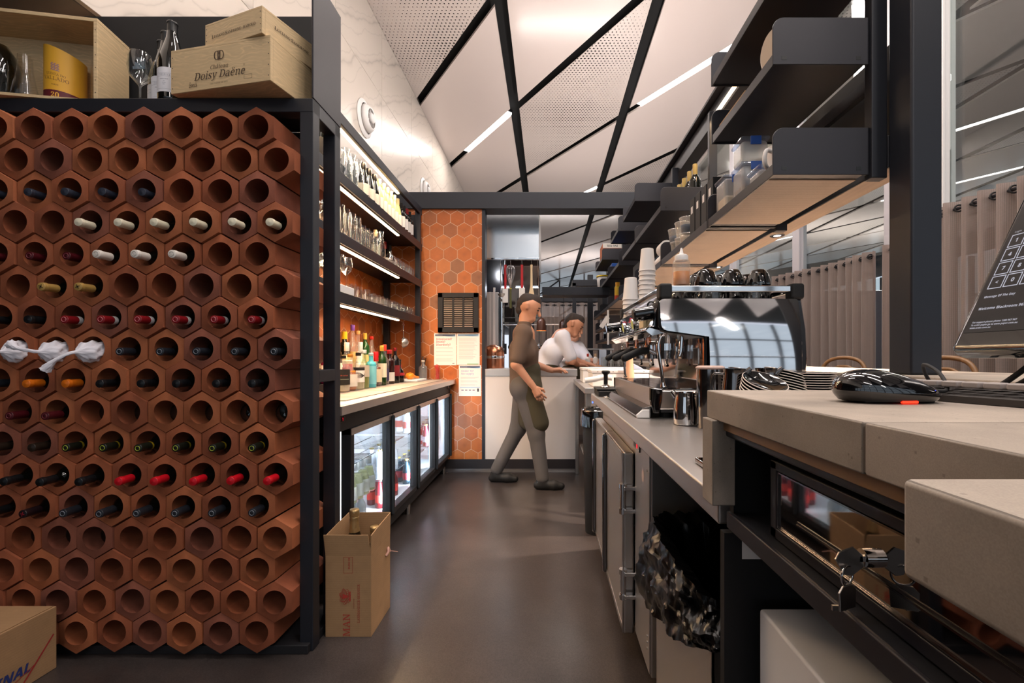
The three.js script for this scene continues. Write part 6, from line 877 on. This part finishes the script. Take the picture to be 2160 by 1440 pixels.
// round air nozzles on the stone wall
for (const [px, py, w] of [[768, 250, 'above the rack end of the bar shelves'], [893, 402, 'partly hidden behind the black beam']]) {
  const d = 2.03 * FOC / (VX - px), o = thing('air_nozzle', `white round air nozzle on the stone wall ${w}`, 'vent', [-2.03, EYE - (py - VY) * d / FOC, -d]), r = .2;
  obj('flange', lathe([[r * .78, 0], [r, 0], [r, .012], [r * .8, .03], [r * .78, .02]], 36).rotateZ(-Math.PI / 2), M.white, o); obj('cone', lathe([[r * .55, .02], [r * .74, .03], [r * .7, .06], [r * .56, .09], [r * .5, .085]], 36).rotateZ(-Math.PI / 2), M.white, o); obj('core', lathe([[0, .05], [r * .22, .055], [r * .3, .09], [r * .2, .11], [0, .115]], 28).rotateZ(-Math.PI / 2), M.white, o);
  for (let k = 0; k < 6; k++) obj('vane', new THREE.BoxGeometry(.03, r * .4, .006).translate(.06, r * .38, 0).rotateX(k * Math.PI / 3), M.white, o);
}
// far glimpses of the concourse
{
  tag(obj('shop_sign', rb(7.1, 7.9, 1.5, 1.85, -13.9, -13.98, .01), std('#d9c21c', .5, 0, { emissive: '#d9c21c', emissiveIntensity: .5 })), 'yellow shop sign seen through the curtain', 'sign'); tag(obj('shop_sign', lathe([[0, -.04], [.4, -.04], [.42, 0], [.4, .04], [0, .04]], 30).rotateX(Math.PI / 2).translate(6.55, 2.6, -13.9), std('#c9a83a', .5, 0, { emissive: '#b9a24a', emissiveIntensity: .5 })), 'round yellow shop sign seen through the curtain', 'sign');
  struct('wall_shop', [bb(5.5, 12, 0, 3.2, -14, -14.3)], std('#55525c', .7), 'shop front across the concourse');
  for (const [a, b, k] of [[3.3, 1.5, 0], [5.4, 4.0, 1]]) struct('trim_' + (5 + k), [bb(-.7, 2.9, a, a + .1, -18 - k * 3, -18.1 - k * 3)], M.bracket, 'far steel tie beam');
}
// ================================================================ people
const sub = (a, b) => [a[0] - b[0], a[1] - b[1], a[2] - b[2]];
function capDist(p, a, b, ra, rb2) { const ab = sub(b, a), ap = sub(p, a), L = ab[0] ** 2 + ab[1] ** 2 + ab[2] ** 2 || 1e-9, t = Math.max(0, Math.min(1, (ap[0] * ab[0] + ap[1] * ab[1] + ap[2] * ab[2]) / L)); return Math.hypot(ap[0] - ab[0] * t, ap[1] - ab[1] * t, ap[2] - ab[2] * t) - (ra + (rb2 - ra) * t); }
function blob(bones, cell = .012, k = .03, cut = null) {      // bones: [a, b, ra, rb]
  let lo = [9, 9, 9], hi = [-9, -9, -9]; for (const [a, b, ra, rb2] of bones) for (let i = 0; i < 3; i++) { lo[i] = Math.min(lo[i], a[i] - ra, b[i] - rb2); hi[i] = Math.max(hi[i], a[i] + ra, b[i] + rb2); }
  const c = [0, 1, 2].map(i => (lo[i] + hi[i]) / 2), half = Math.max(...[0, 1, 2].map(i => hi[i] - lo[i])) / 2 + .04, n = Math.min(150, Math.ceil(2 * half / cell)), mc = new MarchingCubes(n, M.skin, false, false, 200000);
  mc.isolation = 0; const st = 2 * half / n, pre = bones.map(([a, b, ra, rb2]) => [a, b, ra, rb2, [(a[0] + b[0]) / 2, (a[1] + b[1]) / 2, (a[2] + b[2]) / 2, Math.hypot(a[0] - b[0], a[1] - b[1], a[2] - b[2]) / 2 + Math.max(ra, rb2)]]);
  for (let z = 0; z < n; z++) for (let y = 0; y < n; y++) for (let x = 0; x < n; x++) {
    const p = [c[0] + (x - n / 2) * st, c[1] + (y - n / 2) * st, c[2] + (z - n / 2) * st]; let d = 9; for (const q of pre) { const w = q[4], far = Math.hypot(p[0] - w[0], p[1] - w[1], p[2] - w[2]) - w[3]; if (far > .06 && far > d - 1e-9 + k) continue; const e = capDist(p, q[0], q[1], q[2], q[3]); const h = Math.max(k - Math.abs(d - e), 0) / k; d = Math.min(d, e) - h * h * k * .25; }
    if (cut) d = Math.max(d, cut(p)); mc.field[z * n * n + y * n + x] = -d;
  }
  mc.update(); const g = new THREE.BufferGeometry(), m = mc.count; g.setAttribute('position', new THREE.BufferAttribute(mc.positionArray.slice(0, m * 3), 3)); g.setAttribute('normal', new THREE.BufferAttribute(mc.normalArray.slice(0, m * 3), 3));
  g.scale(half, half, half).translate(...c); return fix(g);
}
const mid = (a, b, t) => a.map((v, i) => v + (b[i] - v) * t);
function headParts(o, c, dir, s, hairMat, bun) {        // head at c looking along dir (unit, mostly horizontal)
  const f = V(dir).normalize(), up = new THREE.Vector3(0, 1, 0), r = new THREE.Vector3().crossVectors(f, up).normalize(), u = new THREE.Vector3().crossVectors(r, f), at = (a, b, d) => [c[0] + s * (f.x * a + u.x * b + r.x * d), c[1] + s * (f.y * a + u.y * b + r.y * d), c[2] + s * (f.z * a + u.z * b + r.z * d)];
  const skull = [[at(-.02, .02, 0), at(.02, .03, 0), .085 * s, .08 * s], [at(.03, -.03, 0), at(.055, -.085, 0), .06 * s, .038 * s], [at(.09, .012, 0), at(.118, -.03, 0), .011 * s, .015 * s], [at(.078, -.075, -.014), at(.078, -.075, .014), .013 * s, .013 * s], [at(.0, -.01, .08), at(-.01, .02, .086), .014 * s, .016 * s], [at(.0, -.01, -.08), at(-.01, .02, -.086), .014 * s, .016 * s], [at(.075, .022, .032), at(.075, .022, -.032), .012 * s, .012 * s]];
  const hair = blob([[at(-.03, .045, 0), at(.025, .07, 0), .083 * s, .065 * s], [at(-.05, .0, .0), at(-.06, -.04, 0), .072 * s, .05 * s], ...(bun ? [[at(-.12, .03, 0), at(-.13, .03, 0), .04 * s, .04 * s]] : [])], .007, .02); obj('hair', hair, hairMat, o);
  for (const q of [-1, 1]) obj('eye', new THREE.SphereGeometry(.009 * s, 10, 8).translate(...at(.0925, .006, q * .031)), M.black, o);
  for (const q of [-1, 1]) obj('eyebrow', tube([at(.09, .026, q * .048), at(.1, .031, q * .032), at(.102, .027, q * .016)], .0035 * s, 8, 6), hairMat, o);
  obj('mouth', tube([at(.083, -.072, -.022), at(.092, -.071, 0), at(.083, -.072, .022)], .0035 * s, 10, 6), std('#9c5a4e', .5), o);
  return { skull, neckTop: at(-.01, -.06, 0) };
}
function hand(w, dir, palm, s = 1) {       // wrist, finger direction, palm side: five tapered fingers
  const f = V(dir).normalize(), n = V(palm).normalize(), r = new THREE.Vector3().crossVectors(f, n).normalize(), at = (a, b, d) => [w[0] + s * (f.x * a + r.x * b + n.x * d), w[1] + s * (f.y * a + r.y * b + n.y * d), w[2] + s * (f.z * a + r.z * b + n.z * d)], o = [[at(.01, 0, 0), at(.075, 0, .004), .024 * s, .026 * s], [at(.03, .018, 0), at(.08, .028, 0), .016 * s, .012 * s], [at(.03, -.018, 0), at(.08, -.028, 0), .016 * s, .012 * s]];
  [[.03, .068], [.01, .08], [-.01, .076], [-.03, .058]].forEach(([b, l]) => { o.push([at(.08, b, .002), at(.08 + l * .5, b * 1.1, .012), .0095 * s, .0088 * s], [at(.08 + l * .5, b * 1.1, .012), at(.08 + l * .85, b * 1.1, .036), .0088 * s, .0075 * s]); });
  o.push([at(.025, .026, .004), at(.06, .052, .018), .012 * s, .01 * s], [at(.06, .052, .018), at(.088, .05, .032), .01 * s, .008 * s]); return o;
}
function person(label, J, C) {      // J: joints in world space, C: clothes
  const o = thing('person', label, 'person', [0, 0, 0]), s = 1;
  const hd = headParts(o, J.head, J.look, 1.0, C.hair, C.bun);
  const arm = (S, E, W) => [[S, E, .05, .041], [E, W, .04, .027]];
  const neck = [hd.neckTop, mid(J.sl, J.sr, .5), .052, .06], trunk = [neck, [mid(J.sl, J.sr, .5), mid(J.hl, J.hr, .5), .1, .1], [J.sl, J.sr, .055, .055], ...arm(J.sl, J.el, J.wl), ...arm(J.sr, J.er, J.wr), ...(J.kl ? [[J.hl, J.kl, .07, .05], [J.kl, J.al, .048, .035], [J.hr, J.kr, .07, .05], [J.kr, J.ar, .048, .035]] : [])];
  // one continuous skin: trunk and limbs, with finer grids for the head and the two hands merged in
  obj('body', [blob(trunk, .014, .025), blob([...hd.skull, [hd.neckTop, mid(hd.neckTop, neck[1], .6), .052, .056]], .0055, .016), blob([...hand(J.wl, J.fl, J.pl), [mid(J.el, J.wl, .8), J.wl, .031, .027]], .0045, .007), blob([...hand(J.wr, J.fr, J.pr), [mid(J.er, J.wr, .8), J.wr, .031, .027]], .0045, .007)], C.skin, o);
  const chestC = mid(mid(J.sl, J.sr, .5), mid(J.hl, J.hr, .5), .3), hipC = mid(J.hl, J.hr, .5), shC = mid(J.sl, J.sr, .5);
  obj('shirt', blob([[mid(J.sl, J.sr, .12), mid(J.sl, J.sr, .88), .082, .082], [mid(J.sl, hipC, .35), mid(J.sr, hipC, .35), .105, .105], [chestC, hipC, .135, .125], [mid(J.hl, J.hr, .1), mid(J.hl, J.hr, .9), .115, .115], [J.sl, mid(J.sl, J.el, .82), .072, .066], [J.sr, mid(J.sr, J.er, .82), .072, .066], [shC, mid(shC, hd.neckTop, .45), .075, .062]], .013, .04), C.shirt, o);
  if (J.kl) {
    obj('trousers', blob([[J.hl, J.hr, .12, .12], [mid(hipC, shC, .12), hipC, .12, .12], [J.hl, J.kl, .098, .074], [J.kl, J.al, .072, .056], [J.hr, J.kr, .098, .074], [J.kr, J.ar, .072, .056]], .012, .03), C.trousers, o);
    for (const [a, t] of [[J.al, J.tl], [J.ar, J.tr]]) obj('shoe', blob([[[a[0], a[1] - .02, a[2]], [a[0], a[1] - .055, a[2]], .045, .045], [[a[0], .042, a[2]], mid([a[0], .042, a[2]], [t[0], .034, t[2]], .6), .042, .042], [mid([a[0], .042, a[2]], [t[0], .034, t[2]], .6), [t[0], .03, t[2]], .044, .03], [[a[0] - (t[0] - a[0]) * .25, .036, a[2]], a, .036, .03]], .008, .02, p => .002 - p[1]), C.shoe, o);
  }
  if (C.apron) { const w = mid(hipC, shC, .32), f = V(J.front).normalize(), off = k => [f.x * k, f.y * k, f.z * k], add = (a, b) => a.map((v, i) => v + b[i]); obj('apron', blob([[add(mid(J.hl, J.hr, .1), off(.03)), add(mid(J.hl, J.hr, .9), off(.03)), .118, .118], [add(w, off(.022)), add(hipC, off(.03)), .131, .128], ...(J.kl ? [[add(J.hl, off(.04)), add(mid(J.hl, J.kl, .75), off(.05)), .1, .092], [add(J.hr, off(.04)), add(mid(J.hr, J.kr, .75), off(.05)), .1, .092], [add(hipC, off(.04)), add(mid(hipC, mid(J.kl, J.kr, .5), .75), off(.05)), .1, .1]] : [])], .012, .05), C.apron, o); }
  return o;
}
{ // cook crossing the aisle in front of the pass, walking to the right
  const z = -4.12, Y = (px, py, d) => P(px, py, d);
  person('walking cook in brown top and olive apron crossing before the kitchen pass', {
    head: [-.17, 1.60, z], look: [.9, -.35, .1], front: [1, -.1, 0], sl: [-.215, 1.36, z - .17], sr: [-.215, 1.36, z + .17], el: [-.16, 1.10, z - .22], wl: [.04, 1.03, z - .17], er: [-.27, 1.09, z + .24], wr: [-.12, .90, z + .22], fl: [1, .1, .1], pl: [0, -1, 0], fr: [.5, -.8, 0], pr: [.2, .1, -1],
    hl: [-.215, .88, z - .085], hr: [-.215, .88, z + .085], kl: [-.275, .49, z - .1], al: [-.47, .115, z - .1], tl: [-.30, .03, z - .09], kr: [-.10, .48, z + .1], ar: [-.045, .10, z + .14], tr: [.12, .03, z + .15] },
    { hair: M.hair, skin: M.skin, shirt: std('#6b5648', .9, 0, { map: T.weave }), trousers: M.trousers, shoe: M.shoe, apron: M.olive });
  // chef bending over the pass
  const c = -4.98; person('chef in white shirt bending over the kitchen pass', {
    head: [.285, 1.505, c], look: [.85, -.5, .15], front: [.8, -.6, 0], sl: [.15, 1.375, c - .18], sr: [.16, 1.36, c + .17], el: [.27, 1.14, c - .16], wl: [.43, 1.08, c - .05], er: [.26, 1.12, c + .18], wr: [.33, 1.075, c - .02], fl: [1, -.2, .3], pl: [0, -1, .1], fr: [1, -.1, -.3], pr: [0, -1, 0],
    hl: [-.12, .93, c - .09], hr: [-.12, .93, c + .09], kl: [-.14, .5, c - .1], al: [-.16, .11, c - .1], tl: [.0, .03, c - .1], kr: [-.12, .5, c + .1], ar: [-.14, .11, c + .1], tr: [.02, .03, c + .11] },
    { hair: M.hair, skin: M.skin, shirt: M.shirt, trousers: M.matteBlack, shoe: M.shoe, apron: M.olive });
  const d = -5.75; person('second cook behind the bending chef reaching to a plate', {
    head: [.345, 1.49, d], look: [.6, -.45, .7], front: [.5, -.2, .8], sl: [.19, 1.27, d - .1], sr: [.40, 1.28, d - .06], el: [.26, 1.1, d + .06], wl: [.42, 1.10, d + .26], er: [.52, 1.1, d + .1], wr: [.56, 1.12, d + .3], fl: [.6, 0, .7], pl: [0, -1, 0], fr: [.3, -.1, .9], pr: [0, -1, 0], hl: [.2, .9, d - .1], hr: [.38, .9, d - .1] },
    { hair: std('#5a3f2c', .8), skin: std('#d19c80', .6), shirt: M.shirt, apron: M.olive, bun: true });
}

// ================================================================ indirect light: troughs on top of beams, hidden from below, washing the ceiling
function trough(label, a, b, w = .08, power = UPLIGHT) {      // a, b: ends of the trough at its top
  const o = thing('uplight_trough', label, 'light', [0, 0, 0]); obj('housing', bar([a[0], a[1] + .012, a[2]], [b[0], b[1] + .012, b[2]], w + .03, .024), M.steelBlack, o); obj('diffuser', bar([a[0], a[1] + .026, a[2]], [b[0], b[1] + .026, b[2]], w, .006), M.tubeLight, o);
  const L = Math.hypot(b[0] - a[0], b[2] - a[2]), l = new THREE.RectAreaLight(DAY, power, w, L); l.position.set((a[0] + b[0]) / 2, a[1] + .031, (a[2] + b[2]) / 2); l.rotation.order = 'YXZ'; l.rotation.set(Math.PI / 2, Math.atan2(b[0] - a[0], b[2] - a[2]), 0); scene.add(l);
}
trough('uplight trough on top of the beam over the kitchen opening', [-.7, 2.8055, -BACK - .125], [.9, 2.8055, -BACK - .125]);
trough('uplight trough on top of the shelf gantry', [1.08, 2.765, -2.0], [1.08, 2.765, -7.9]);
trough('uplight trough on top of the shop front across the concourse', [5.6, 3.201, -14.15], [11.9, 3.201, -14.15], .14);
trough('uplight trough on the window transom behind the aisle', [-4, 2.171, 6.08], [8, 2.171, 6.08], .12);
tag(obj('curtain_pelmet', rb(-.75, 2.4, 2.28, 2.36, -9.2, -9.36, .004), M.steelBlack), 'black pelmet above the far pale curtain', 'pelmet');
trough('uplight trough on the black pelmet above the far curtain', [-.6, 2.361, -9.28], [2.2, 2.361, -9.28], .1);
trough('uplight trough on the nearer far tie beam', [-.6, 3.401, -18.05], [2.8, 3.401, -18.05], .12);

scene.traverse(o => { if (o.isMesh) { o.castShadow = true; o.receiveShadow = true; } });
renderer.render(scene, camera);
